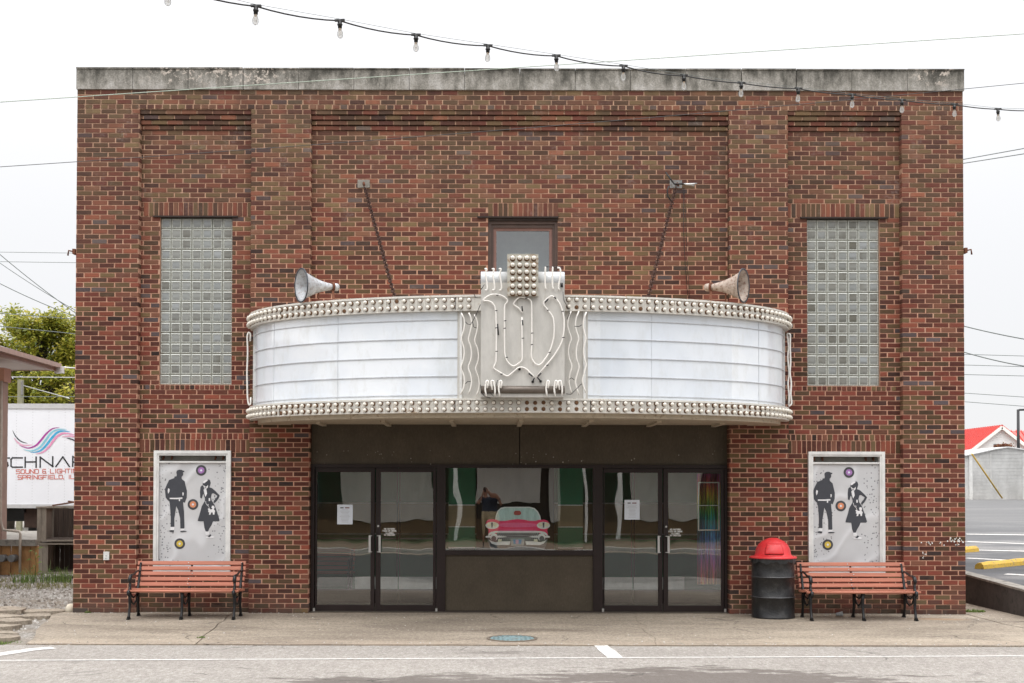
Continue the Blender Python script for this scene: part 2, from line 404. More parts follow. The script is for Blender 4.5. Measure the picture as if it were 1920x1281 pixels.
# ================================================================== SETTING: ground, road, sidewalk, parking lot
def ground_material():
    t = NT('gravel_and_dirt'); P = t.pos(); g = t.noise(30, 5, P, .75); n = t.noise(.7, 5, P)
    vo = t.n('ShaderNodeTexVoronoi'); vo.inputs['Scale'].default_value = 26; t.l(P, vo.inputs['Vector'])
    w = t.xyz(vo.outputs['Color'])[0]
    c = t.ramp(w, [(0, (.15,.13,.11)), (.5, (.29,.265,.235)), (.85, (.40,.375,.34)), (1, (.55,.53,.5))])
    c = t.mix(t.ramp(n, [(.45, 0.0), (.6, .8)]), c, (.24,.20,.155))
    c = t.mix(t.ramp(g, [(.35, .7), (.5, 0.0)]), c, (.045,.038,.03))
    return t.bsdf(c, .95, 0, t.math('ADD', vo.outputs[0], g), .7, .03)
GRAVEL = ground_material()
def cracks(t, P, scale, width):
    d = t.n('ShaderNodeTexNoise'); d.inputs['Scale'].default_value = 2.2; d.inputs['Detail'].default_value = 5; t.l(P, d.inputs['Vector'])
    a = t.n('ShaderNodeVectorMath', operation='MULTIPLY_ADD'); t.l(d.outputs['Color'], a.inputs[0]); a.inputs[1].default_value = (.7,.7,0); t.l(P, a.inputs[2])
    vo = t.n('ShaderNodeTexVoronoi', feature='DISTANCE_TO_EDGE'); vo.inputs['Scale'].default_value = scale; t.l(a.outputs[0], vo.inputs['Vector'])
    k = t.ramp(vo.outputs[0], [(0, 1.0), (width, 0.0)])
    return t.math('MULTIPLY', k, t.ramp(t.noise(.9, 3, P), [(.5, 0.0), (.6, 1.0)]))
def road_material():
    t = NT('aged_asphalt'); P = t.pos(); g = t.noise(55, 4, P, .8); n = t.noise(.8, 6, t.scale(P, (.5,1.6,1)), .65); s = t.noise(190, 2, P, .7)
    c = t.ramp(g, [(.32, (.20,.178,.155)), (.46, (.36,.33,.298)), (.60, (.44,.408,.372)), (.74, (.56,.525,.485))])
    c = t.mix(t.ramp(n, [(.4, .4), (.62, 0.0)]), c, (.27,.245,.22))
    c = t.mix(t.ramp(s, [(.36, .5), (.5, 0.0)]), c, (.06,.055,.05))
    nz = t.noise(1.7, 6, t.scale(P, (1,2.5,1)), .65)
    pit = t.noise(24, 6, t.scale(P, (1,.4,1)), .9); c = t.mix(t.ramp(pit, [(.40, .45), (.48, 0.0)]), c, (.19,.165,.145)); c = t.mix(t.ramp(pit, [(.52, 0.0), (.61, .42)]), c, (.57,.54,.50))
    a = UZ(1340, 1278, 0); b = UZ(800, 1282, 0); d = UZ(930, 1222, 0)
    k = t.blob(P, (a.x, a.y-.05), (1.9, 1.0), nz, 1.6, .2)
    k = t.math('MAXIMUM', k, t.blob(P, (b.x, b.y), (1.5, .62), nz, 1.6, .3))
    k = t.math('MAXIMUM', k, t.math('MULTIPLY', t.blob(P, (d.x, d.y), (.55, .16), nz, 1.3, .7), .55))
    k = t.math('MULTIPLY', k, t.math('ADD', .6, t.math('MULTIPLY', s, .4)))
    c = t.mix(k, c, (.12,.10,.088))
    c = t.mix(t.math('MULTIPLY', cracks(t, P, .55, .012), .8), c, (.05,.045,.04))
    return t.bsdf(c, .9, 0, t.math('ADD', g, s), .8, .012, .3)
ROAD = road_material()
def walk_material():
    t = NT('worn_concrete'); P = t.pos(); g = t.noise(42, 4, P, .8); n = t.noise(1.0, 6, t.scale(P, (.5,1.3,1)), .65); s = t.noise(150, 2, P, .7)
    c = t.ramp(n, [(.32, (.22,.183,.145)), (.5, (.325,.275,.215)), (.68, (.40,.343,.272))])
    c = t.mix(t.ramp(g, [(.36, .7), (.5, 0.0)]), c, (.13,.105,.082))
    c = t.mix(t.ramp(g, [(.58, 0.0), (.72, .6)]), c, (.50,.46,.40))
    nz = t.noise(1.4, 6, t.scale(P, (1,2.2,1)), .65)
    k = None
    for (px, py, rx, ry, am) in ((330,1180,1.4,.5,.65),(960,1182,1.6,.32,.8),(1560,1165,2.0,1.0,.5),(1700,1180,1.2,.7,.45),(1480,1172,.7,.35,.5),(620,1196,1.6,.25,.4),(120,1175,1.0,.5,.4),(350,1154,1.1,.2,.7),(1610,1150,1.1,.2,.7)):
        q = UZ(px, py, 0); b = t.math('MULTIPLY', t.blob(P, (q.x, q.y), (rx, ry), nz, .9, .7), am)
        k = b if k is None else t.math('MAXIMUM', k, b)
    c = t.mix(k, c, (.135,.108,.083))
    big = t.noise(.55, 7, t.scale(P, (.6,1.6,1)), .7)
    c = t.mix(t.ramp(big, [(.42, .45), (.52, 0.0)]), c, (.17,.14,.11)); c = t.mix(t.ramp(big, [(.53, 0.0), (.64, .4)]), c, (.46,.39,.30))
    pit = t.noise(22, 6, t.scale(P, (1,.4,1)), .9); c = t.mix(t.ramp(pit, [(.40, .55), (.485, 0.0)]), c, (.13,.105,.082)); c = t.mix(t.ramp(pit, [(.53, 0.0), (.62, .4)]), c, (.52,.46,.38))
    q = UZ(1760, 1161, 0)
    c = t.mix(t.math('MULTIPLY', t.blob(P, (q.x, q.y), (.5,.16), nz, .9, .8), .5), c, (.34,.20,.09))
    y = t.xyz(P)[1]; mr = t.n('ShaderNodeMapRange'); t.l(y, mr.inputs[0]); mr.inputs[1].default_value = -2.85; mr.inputs[2].default_value = -3.35
    c = t.mix(t.math('MULTIPLY', t.math('MULTIPLY', mr.outputs[0], t.ramp(nz, [(.35, 0.0), (.6, 1.0)])), .6), c, (.33,.26,.20))
    c = t.mix(t.math('MULTIPLY', cracks(t, P, .45, .008), .85), c, (.045,.038,.03))
    return t.bsdf(c, .92, 0, t.math('ADD', g, s), .6, .008, .25)
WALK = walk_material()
def lot_material():
    t = NT('dark_lot_asphalt'); P = t.pos(); g = t.noise(20, 4, P, .8); n = t.noise(.22, 6, t.scale(P, (.6,1.5,1)), .7)
    c = t.ramp(n, [(.38, (.038,.04,.045)), (.52, (.085,.086,.09)), (.66, (.25,.24,.23))])
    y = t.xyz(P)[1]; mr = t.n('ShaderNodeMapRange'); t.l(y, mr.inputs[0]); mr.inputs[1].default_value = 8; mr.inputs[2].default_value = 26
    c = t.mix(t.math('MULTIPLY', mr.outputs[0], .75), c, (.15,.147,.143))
    c = t.mix(t.ramp(g, [(.35, .5), (.55, 0.0)]), c, (.04,.04,.042))
    return t.bsdf(c, .8, 0, g, .5, .01)
LOT = lot_material()
LINE = white_metal('worn_road_paint', (.72,.70,.67), (.44,.41,.38), .53, .9, .8)
YPAINT = white_metal('worn_yellow_paint', (.62,.40,.06), (.20,.17,.13), .58, .9, .8)
CONC = pm('rough_concrete', (.26,.24,.21), .9, 0, .25, 5, .4, world=True, dirt=(.07,.06,.05), dirt_amt=.8)
DARKCONC = pm('mossy_concrete', (.055,.045,.040), .92, 0, .35, 5, .5, world=True, dirt=(.022,.02,.018), dirt_amt=.9)

def sheet(name, pts, z, mat, th=.05, kind='structure', parent=None):
    b = MB(); b.prism([(p[0], p[1]) for p in pts], z, z-th, 'xy') if False else None
    n = len(pts); ar = sum(pts[i][0]*pts[(i+1)%n][1]-pts[(i+1)%n][0]*pts[i][1] for i in range(n))
    if ar < 0: pts = pts[::-1]
    b.v = [(p[0], p[1], z) for p in pts] + [(p[0], p[1], z-th) for p in pts]
    b.face(tuple(range(n))); b.face(tuple(range(2*n-1, n-1, -1)))
    for i in range(n): j = (i+1) % n; b.face((i, n+i, n+j, j))
    o = b.build(name, mat, parent)
    if kind: o['kind'] = kind
    return o
b = MB(); N = 40
for i in range(N+1):
    for j in range(N+1):
        x = -400+800*i/N; y = -400+800*j/N; b.v.append((x, y, -.07))
for i in range(N):
    for j in range(N): b.face((i*(N+1)+j, (i+1)*(N+1)+j, (i+1)*(N+1)+j+1, i*(N+1)+j+1))
tag(b.build('ground', GRAVEL), kind='structure')
EDGE = -3.36
sheet('road', [(-70,EDGE-.03),(70,EDGE-.03),(70,-15),(-70,-15)], -.012, ROAD, .04)
rp = random.Random(31); pe = [(x*1.0, -6.62+rp.uniform(-.18,.18)) for x in range(-40, 41)]
DARKPATCH = pm('added_dark_asphalt', (.060,.054,.048), .9, 0, .35, 5, .6, world=True)
sheet('unseen_dark_patch', pe+[(40,-14.9),(-40,-14.9)], -.006, DARKPATCH, .004)  # added dark sheet out of view, darkens the road mirrored in the door glass
# sidewalk slabs, their joints open cracks
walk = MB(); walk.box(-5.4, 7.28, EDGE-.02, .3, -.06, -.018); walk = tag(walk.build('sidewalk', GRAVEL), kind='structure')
def jag(p, q, n, a):
    out = []
    for i in range(n+1):
        f = i/n; j = 0 if i in (0, n) else random.uniform(-a, a)
        out.append((p[0]+(q[0]-p[0])*f + j, p[1]+(q[1]-p[1])*f))
    return out
def xat(px, py): q = UZ(px, py, 0); return (q.x, q.y)
L0 = [xat(128, 1150)[0:2], xat(20, 1207)]
c1 = jag((xat(412,1160)[0], .25), (xat(372,1205)[0], EDGE), 9, .03)
c2 = jag((xat(1192,1150)[0], .25), (xat(1228,1207)[0], EDGE), 12, .05)
left = [(-6.1,.28), (-5.75,.28), (-5.75,-.02)] 
def edge(xa, xb, n, a):
    return [(xa+(xb-xa)*i/n, EDGE + random.uniform(-a, a)) for i in range(n+1)]
g = .007
slabA = [(-5.9,.28)] + [(p[0]-g, p[1]) for p in c1] + edge(c1[-1][0]-.05, -5.15, 10, .02) + [(-5.22,-2.95),(-5.36,-2.5),(-5.5,-2.1),(-5.66,-1.5),(-5.78,-.9),(-5.96,-.3)]
slabB = [(p[0]+g, p[1]) for p in c1] + edge(c1[-1][0]+.05, c2[-1][0]-.05, 22, .03) + [(p[0]-g*.4, p[1]) for p in c2[::-1]]
slabC = [(p[0]+g*.4, p[1]) for p in c2] + edge(c2[-1][0]+.05, 6.95, 20, .03) + [(6.62,-1.2),(6.62,.28)]
slabD = [(6.645,.28),(6.645,-1.2),(6.985,EDGE+.02),(7.9,EDGE+.05),(7.28,0.0),(7.28,.28)]
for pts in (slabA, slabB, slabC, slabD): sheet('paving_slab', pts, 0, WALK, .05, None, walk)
sheet('side_path', [(6.4,.29),(7.29,.29),(7.29,14),(6.4,14)], -.004, WALK)
# broken apron left of the theatre
apron = MB(); ap = tag(None, None) if False else None
bb = MB()
bb.box(-13, -5.4, EDGE-.02, -.0, -.068, -.045)
ap = tag(bb.build('broken_apron', GRAVEL), kind='structure')
def broken(cx, cy, r, n, z, tilt):
    pts = []
    for i in range(n):
        a = 2*PI*i/n + random.uniform(-.2,.2); rr = r*random.uniform(.75,1.1); pts.append((cx+rr*math.cos(a)*1.25, cy+rr*math.sin(a)*.8))
    b = MB(); n = len(pts)
    b.v = [(p[0], p[1], z+tilt*(p[1]-cy)+random.uniform(-.006,.006)) for p in pts]+[(p[0], p[1], z-.06) for p in pts]
    b.face(tuple(range(n)))
    for i in range(n): j = (i+1)%n; b.face((i, n+i, n+j, j))
    b.build('concrete_piece', WALK, ap)
for q in ((-5.75,-2.9,.30),(-6.35,-2.85,.28),(-5.95,-2.35,.27),(-6.5,-2.15,.33),(-6.15,-1.65,.26),(-6.75,-1.35,.34),(-6.2,-1.05,.22),(-6.6,-.65,.33),(-6.15,-.4,.2),(-7.3,-.5,.35),(-7.1,-2.6,.4),(-7.4,-1.6,.38),(-6.3,.35,.3),(-6.9,.3,.35)):
    broken(q[0], q[1], q[2], 9, random.uniform(.0,.035), random.uniform(-.03,.05))
# gravel stones left of the theatre
b = MB(); gs = random.Random(3)
for i in range(6500):
    x = gs.uniform(-10.6, -5.35); y = gs.uniform(-3.2, 8.5); s = gs.uniform(.008, .028)*(1+.4*(gs.random()<.1)); n = 5
    if y < 0 and (x > -5.62+.1*y or gs.random() < .3): continue
    bz = -.07 if y > 0 else -.045; base = len(b.v); a0 = gs.uniform(0, 6)
    for k in range(n): a = a0+2*PI*k/n; b.v.append((x+s*math.cos(a)*gs.uniform(.8,1.3), y+s*math.sin(a), bz))
    for k in range(n): a = a0+2*PI*k/n; b.v.append((x+s*.6*math.cos(a), y+s*.6*math.sin(a), bz+s*gs.uniform(.6,1.1)))
    b.rnd = gs.random()*.99+.01
    b.face(tuple(base+n+k for k in range(n)))
    for k in range(n): b.face((base+k, base+(k+1)%n, base+n+(k+1)%n, base+n+k))
def stone_mat():
    t = NT('gravel_stone'); a = t.n('ShaderNodeAttribute', attribute_name='rnd')
    return t.bsdf(t.ramp(a.outputs['Fac'], [(0,(.18,.155,.13)),(.5,(.36,.335,.30)),(.9,(.46,.44,.41)),(1,(.58,.56,.53))]), .9)
tag(b.build('gravel', stone_mat()), kind='stuff')
# grit where sidewalk meets wall
b = MB()
for i in range(900):
    x = gs.uniform(-5.8, 7.0); y = gs.choice((gs.uniform(-.06,0), gs.uniform(EDGE-.12, EDGE+.18), gs.gauss(-.2,.25), gs.uniform(EDGE,0))); s = gs.uniform(.004, .012)
    if -2.5 < x < 3.4 and y > -.3: continue
    b.rnd = gs.random()*.99+.01; base = len(b.v); z = .0 if y > EDGE else -.012
    if y > -.001: continue
    b.v += [(x-s,y,z),(x,y-s,z),(x+s,y,z),(x,y+s,z),(x,y,z+s)]
    for q in ((0,1,4),(1,2,4),(2,3,4),(3,0,4)): b.face(tuple(base+k for k in q))
tag(b.build('grit', stone_mat()), kind='stuff')
# road markings
def ribbon(name, pts, w, z=-.008):
    b = MB(); n = len(pts)
    for i, p in enumerate(pts):
        a = Vector(pts[max(i-1,0)]); c = Vector(pts[min(i+1,n-1)]); d = (c-a).normalized(); q = Vector((-d.y, d.x))
        ww = w*random.uniform(.9,1.08)/2
        b.v += [(p[0]+q.x*ww, p[1]+q.y*ww, z), (p[0]-q.x*ww, p[1]-q.y*ww, z)]
    for i in range(n-1): b.face((2*i, 2*i+1, 2*i+3, 2*i+2))
    return tag(b.build(name, LINE), kind='structure')
def P2(px, py): q = UZ(px, py, -.012); return Vector((q.x, q.y))
a = P2(0, 1239); c = P2(1920, 1230.5); dd = (c-a)
ribbon('parking_line', [tuple(a + dd*(i/60)) for i in range(-30, 91)], .055)
a = P2(1124, 1209); c = P2(1155, 1234.5)
ribbon('stall_marking', [tuple(a+(c-a)*i/4) for i in range(5)], .165, -.0075)
pts = [P2(-260,1262), P2(-60,1236), P2(20,1224.5), P2(60,1218.5), P2(100,1215.2)]
ribbon('curved_road_marking', [tuple(p) for p in pts], .20, -.0072)
# manhole cover
q = UZ(960, 1198, 0)
mh = thing('manhole_cover', (q.x, q.y, 0), 'round pale blue painted manhole cover set in the sidewalk before the theater', 'manhole cover', local=True)
PALEBLUE = pm('pale_blue_paint', (.17,.25,.26), .8, .1, .25, 14, .4, dirt=(.12,.085,.06), dirt_amt=.9)
b = MB(); b.lathe([(.262,.001),(.262,.012),(.295,.012),(.295,.001)], 32); b.build('rim', pm('rim_iron', (.16,.13,.10), .8, .2), mh)
b = MB(); b.lathe([(0,.010),(.10,.010),(.105,.014),(.125,.014),(.13,.010),(.25,.010),(.255,.004)], 32)
for i in range(-4,5):
    for j in range(-4,5):
        if .02 < (i*i+j*j)*.0027 < .055: b.box(i*.052-.012, i*.052+.012, j*.052-.012, j*.052+.012, .010, .015)
b.build('lid', PALEBLUE, mh)

# ================================================================== THEATER BUILDING
ck = .0678      # course height
BL, BR = U(141, 640).x, U(1808, 640).x
TOPZ = U(975, 129.5).z; COPZ = U(975, 170).z
bld = thing('theater_building', ((BL+BR)/2, 6, 0), 'two storey red and brown brick theater with recessed panels and a grey concrete parapet', 'building')
REC = .105
KTOP = int(round(COPZ/ck)); ck = COPZ/KTOP
def kz(z): return int(round(z/ck))
def X(px, py=640): return U(px, py).x
x1, x2, x3, x4, x5, x6 = X(259), X(468.5), X(581.5), X(1367), X(1478.5), X(1692)
kRT = kz(U(900, 205).z)                     # top of the recesses
# openings (on recessed plane)
def XR(px, py): return U(px, py, REC).x
def KR(px, py): return kz(U(px, py, REC).z)
lw = (XR(299,560), XR(435,560), KR(367,719), KR(367,407)); rw = (XR(1513.5,560), XR(1650,560), KR(1580,722), KR(1580,409))
cw = (XR(915,460), XR(1046,460), KR(980,600), KR(980,411))
pl = (XR(292,950), XR(432,950), KR(360,1072), KR(360,845)); pr = (XR(1515,950), XR(1657,950), KR(1586,1076), KR(1586,847))
door = (x3, x4, 0, 39)
brk = []      # (x0,x1,z0,z1,yfront,ydepth)
rb = random.Random(11)
JT = .0165
HJ = .012
def run(xa, xb, z0, z1, y, module, off, joint=JT):
    """one course of pieces from xa to xb"""
    x = xa - off*module
    while x < xb:
        a = max(x, xa); e = min(x+module, xb)
        aa = a + (joint/2 if a > xa+1e-6 else 0); ee = e - (joint/2 if e < xb-1e-6 else 0)
        if ee-aa > .018: brk.append((aa+rb.uniform(0,.0015), ee-rb.uniform(0,.0015), z0+HJ/2+rb.uniform(-.0012,.0012), z1-HJ/2+rb.uniform(-.0012,.0012), y-rb.uniform(0,.003)))
        x += module
def field(xa, xb, ka, kb, y, holes=(), seed=0, step=None, headers=()):
    wave = rb.uniform(0, 9)
    for k in range(ka, kb):
        segs = [(xa, xb)]
        for (hx0, hx1, hk0, hk1) in holes:
            if hk0 <= k < hk1:
                ns = []
                for (a, e) in segs:
                    if hx1 <= a or hx0 >= e: ns.append((a, e)); continue
                    if hx0 > a: ns.append((a, hx0))
                    if hx1 < e: ns.append((hx1, e))
                segs = ns
        yy = step(k) if step else y
        for (a, e) in segs:
            off = (.5 if k % 2 else 0.0) + rb.uniform(-.03,.03) + .17*seed
            if k in headers: run(a, e, k*ck, (k+1)*ck, yy, .108, off*2 % 1)
            else:
                # keep bond continuous across holes
                o = ((a - xa)/.217 + off) % 1
                run(a, e, k*ck, (k+1)*ck, yy, .217, o)
def soldiers(xa, xb, k0, k1, y, row=0):
    z0, z1 = k0*ck, k1*ck
    if row: run(xa, xb, z0+(k1-k0-row)*ck, z1, y, .0735, .3); z1 -= row*ck
    n = max(1, round((xb-xa)/.0700)); run(xa, xb, z0, z1, y, (xb-xa)/n, 0, .0135)
# frieze over everything, pilasters
field(BL, BR, kRT, KTOP, 0.0, headers=(kRT,))
for s, (a, e) in enumerate(((BL,x1),(x2,x3),(x4,x5),(x6,BR))):
    field(a, e, 0, kRT, 0.0, seed=s)
def corb(k):
    i = kRT-1-k
    return REC if i >= 4 else .022 + .0205*i
# recess fields
sl_, sr_ = (X(270), x2, lw[3], lw[3]+3), (x5, x6-.0, rw[3], rw[3]+3)
sl_ = (XR(270,390), x2, lw[3], lw[3]+3); sr_ = (x5, x6, rw[3], rw[3]+3)
ql_ = (XR(262,820), x2, pl[3], pl[3]+4); qr_ = (x5, x6, pr[3], pr[3]+4)
sil_l = (XR(272,725), XR(458,725), lw[2]-1, lw[2]); sil_r = (XR(1495,728), XR(1680,728), rw[2]-1, rw[2])
field(x1, x2, 0, kRT, REC, holes=[lw, pl, sl_, ql_, sil_l], seed=5, step=corb)
field(x5, x6, 0, kRT, REC, holes=[rw, pr, sr_, qr_, sil_r], seed=6, step=corb)
csl = (cw[0], cw[1], cw[3], cw[3]+3)
field(x3, x4, 39, kRT, REC, holes=[cw, csl], seed=7, step=corb)
for h in (sl_, sr_, csl): soldiers(h[0], h[1], h[2], h[3], REC-.004)
for h in (ql_, qr_): soldiers(h[0], h[1], h[2], h[3], REC-.004, row=1.3)
for h in (sil_l, sil_r): soldiers(h[0], h[1], h[2], h[3], REC-.004)
# nearest 300 as single bricks, the rest joined
def dist(q): return ((q[0]+q[1])/2)**2 + (D+q[4])**2*1.0 + ((q[2]+q[3])/2-EYE)**2
brk.sort(key=lambda q: dist(q) - (400 if (q[1]-q[0] > .2) else 0))
ub = MB(); ub.box(0,1,0,1,0,1); ub.f.pop(4); ub.m.pop(); ub.r.pop(); ub.sm.pop()
UBR = ub.mesh('brick', BRICK)
for (a, e, z0, z1, y) in brk[:300]:
    o = put('brick', UBR, bld); o.location = (a, y, z0); o.scale = (e-a, .14, z1-z0)
b = MB()
for (a, e, z0, z1, y) in brk[300:]:
    b.rnd = rb.random()*.998+.001
    c = .0025; base = len(b.v); y2 = .16
    b.v += [(a+c,y,z0+c),(e-c,y,z0+c),(e-c,y,z1-c),(a+c,y,z1-c),(a,y+c,z0),(e,y+c,z0),(e,y+c,z1),(a,y+c,z1),(a,y2,z0),(e,y2,z0),(e,y2,z1),(a,y2,z1)]
    for q in ((0,1,2,3),(0,4,5,1),(1,5,6,2),(2,6,7,3),(3,7,4,0),(4,8,9,5),(5,9,10,6),(6,10,11,7),(7,11,8,4)): b.face(tuple(base+i for i in q))
tag(b.build('brickwork', BRICK, bld), kind='stuff')
# mortar bed: walls behind the bricks, with real openings
mb = MB(); MD = .0045
def slab(xa, xb, za, zb, y, y2=.32): mb.box(xa, xb, y+MD, y2, za, zb)
def slab_holes(xa, xb, za, zb, y, holes):
    zs = sorted(set([za, zb] + [h[2]*ck for h in holes] + [h[3]*ck for h in holes])); zs = [z for z in zs if za <= z <= zb]
    for z0, z1 in zip(zs, zs[1:]):
        zm = (z0+z1)/2; segs = [(xa, xb)]
        for h in holes:
            if h[2]*ck < zm < h[3]*ck:
                segs = [s for (a, e) in segs for s in (((a, min(e, h[0])), (max(a, h[1]), e)) if h[0] < e and h[1] > a else ((a, e),))]
        for (a, e) in segs:
            if e-a > .01: slab(a, e, z0, z1, y)
ZR = kRT*ck
slab(BL, BR, ZR, COPZ, 0)
for (a, e) in ((BL,x1-.008),(x2+.008,x3-.008),(x4+.008,x5-.008),(x6+.008,BR)): slab(a, e, 0, ZR, 0)
cz = ZR-4*ck
for i in range(4): 
    for (a, e) in ((x1,x2),(x3,x4),(x5,x6)): mb.box(a-.008, e+.008, .022+.0205*i+MD+.002, .3, ZR-(i+1)*ck+.0115, ZR-i*ck-.0115); mb.box(a-.008, e+.008, .022+.0205*i+.045, .3, ZR-i*ck-.0114, ZR-i*ck+.0114)
slab_holes(x1-.008, x2+.008, 0, cz, REC, [lw, pl]); slab_holes(x5-.008, x6+.008, 0, cz, REC, [rw, pr]); slab_holes(x3-.008, x4+.008, 39*ck, cz, REC, [cw])
mb.build('mortar_bed', MORTAR, bld)
# side and rear walls, roof
b = MB(); DEP = 12.5
b.box(BL+.002, BL+.3, .32, DEP, 0, COPZ); b.box(BR-.3, BR-.002, .32, DEP, 0, COPZ); b.box(BL+.3, BR-.3, DEP-.3, DEP, 0, COPZ)
b.build('side_wall', SIDEBRICK, bld)
b = MB(); b.box(BL+.3, BR-.3, .32, DEP-.3, 6.6, 6.8); b.build('roof', CONC, bld)
# coping: sixteen concrete stones
js = [146+103.6*i for i in range(17)]
rc = random.Random(5)
for i in range(16):
    a = U(js[i], 140).x; e = U(js[i+1], 140).x
    if i == 0: a = BL-.012
    if i == 15: e = BR+.012
    b = MB(); g0 = .003 if i not in (2, 12) else .008
    dy = rc.uniform(-.004,.004)
    b.box(a+g0, e-g0, -.025+dy, .34, COPZ+.003, TOPZ-.02+rc.uniform(-.004,.004)); b.box(a+g0, e-g0, -.038+dy, .35, TOPZ-.019, TOPZ+rc.uniform(-.003,.003))
    b.build('coping_stone', COPING, bld)
# wall hooks on both corners
for px, py, sx in ((143,474,-1),(1806,472,1)):
    q = U(px, py, .1); b = MB(); b.box(q.x-.02, q.x+.02+.0, -.01, .1, q.z-.035, q.z+.035); b.tube([(q.x, .05, q.z), (q.x+sx*.09, .05, q.z+.02), (q.x+sx*.10, .05, q.z-.05)], .012, 6)
    b.build('corner_hook', RUST, bld)

# steel lintels over the three upper openings
for (pa, pb, h) in ((288,446,lw), (895,1047,cw), (1500,1664,rw)):
    b = MB()
    b.box(XR(pa,405), XR(pb,405), REC-.028, REC+.1, h[3]*ck-.010, h[3]*ck+.010)
    b.box(h[0], h[1], REC+.002, REC+.1, h[3]*ck-.045, h[3]*ck-.0102) if h is cw else None
    b.build('lintel', STEELDARK, bld)
# ---- glass block windows
def block_mats():
    t = NT('glass_block'); oi = t.n('ShaderNodeObjectInfo'); v = t.obj()
    s = t.xyz(v); n = t.noise(14, 4, t.pos((1,1,1)), .7); n2 = t.noise(3, 3, t.pos())
    r = oi.outputs['Random']
    c = t.ramp(r, [(0,(.25,.265,.265)),(.35,(.27,.275,.255)),(.6,(.215,.212,.19)),(.85,(.135,.128,.105)),(1,(.33,.35,.36))])
    c = t.mix(t.ramp(n2, [(.4, 0.0), (.6, .4)]), c, (.30,.315,.31))
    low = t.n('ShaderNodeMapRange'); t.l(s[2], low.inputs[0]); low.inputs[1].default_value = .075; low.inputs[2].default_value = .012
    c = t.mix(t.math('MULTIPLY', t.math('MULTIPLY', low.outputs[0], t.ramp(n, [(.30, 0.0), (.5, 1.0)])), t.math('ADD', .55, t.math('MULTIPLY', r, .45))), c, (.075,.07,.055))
    a = t.bsdf(c, .16, 0, t.noise(9, 2, t.pos((1,1,2))), .25, .01, .6)
    b_ = pm('glass_block_edge', (.44,.455,.42), .2, 0, .25, 20, .1, dirt=(.16,.15,.12), dirt_amt=.7)
    return [a, b_]
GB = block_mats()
JOINTM = pm('pale_block_joint', (.20,.20,.165), .9, 0, .3, 12, .3, world=True, dirt=(.14,.13,.10), dirt_amt=.9)
def block_mesh(w, h):
    b = MB(); e = .005; i = .0235; y0 = 0; 
    o4 = [(e,y0+.004,e),(w-e,y0+.004,e),(w-e,y0+.004,h-e),(e,y0+.004,h-e)]
    m4 = [(i-.006,y0-.004,i-.006),(w-i+.006,y0-.004,i-.006),(w-i+.006,y0-.004,h-i+.006),(i-.006,y0-.004,h-i+.006)]
    r4 = [(i,y0+.003,i),(w-i,y0+.003,i),(w-i,y0+.003,h-i),(i,y0+.003,h-i)]
    k4 = [(e,y0+.07,e),(w-e,y0+.07,e),(w-e,y0+.07,h-e),(e,y0+.07,h-e)]
    b.v = o4+m4+r4+k4
    for k in range(4):
        j = (k+1)%4
        b.cur = 1; b.face((k, j, 4+j, 4+k)); b.face((4+k, 4+j, 8+j, 8+k)); b.face((12+k, 12+j, j, k))
    b.cur = 0; b.face((8,9,10,11))
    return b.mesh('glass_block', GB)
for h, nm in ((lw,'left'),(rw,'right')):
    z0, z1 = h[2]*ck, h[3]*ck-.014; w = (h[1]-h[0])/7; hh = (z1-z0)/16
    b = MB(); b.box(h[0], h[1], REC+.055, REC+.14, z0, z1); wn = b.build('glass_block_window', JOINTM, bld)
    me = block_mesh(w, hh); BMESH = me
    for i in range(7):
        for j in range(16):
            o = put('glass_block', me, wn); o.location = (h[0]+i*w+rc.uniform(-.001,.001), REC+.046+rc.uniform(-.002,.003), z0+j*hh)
# ---- centre upper window
z1 = cw[3]*ck; z0 = cw[2]*ck
b = MB()
for i, (d0, d1, y) in enumerate(((0, .045, REC+.03), (.0455, .075, REC+.05))):
    b.cur = i
    b.box(cw[0]+d0, cw[0]+d1, y, y+.05, z0, z1-.046-d0*.6); b.box(cw[1]-d1, cw[1]-d0, y, y+.05, z0, z1-.046-d0*.6)
    b.box(cw[0]+d1+.001, cw[1]-d1-.001, y, y+.05, z1-.046-d0*.9-.03-(.02 if i else .012), z1-.046-d0*.9-.001)
wn = b.build('window', [WINDARK, WINDARK], bld)
b = MB(); d0, d1 = .076, .118
b.box(cw[0]+d0, cw[0]+d1, REC+.07, REC+.11, z0, z1-.12); b.box(cw[1]-d1, cw[1]-d0, REC+.07, REC+.11, z0, z1-.12); b.box(cw[0]+d1+.0005, cw[1]-d1-.0005, REC+.07, REC+.11, z1-.175, z1-.12)
b.build('sash', WINWOOD, wn)
b = MB(); b.box(cw[0]+d1, cw[1]-d1, REC+.09, REC+.096, z0, z1-.17); b.build('pane', UPGLASS, wn)
b = MB(); b.box(cw[0]+.0, cw[1], REC+.4, REC+.42, z0, z1); b.build('blind', pm('grey_blind', (.22,.235,.245), .8), wn)

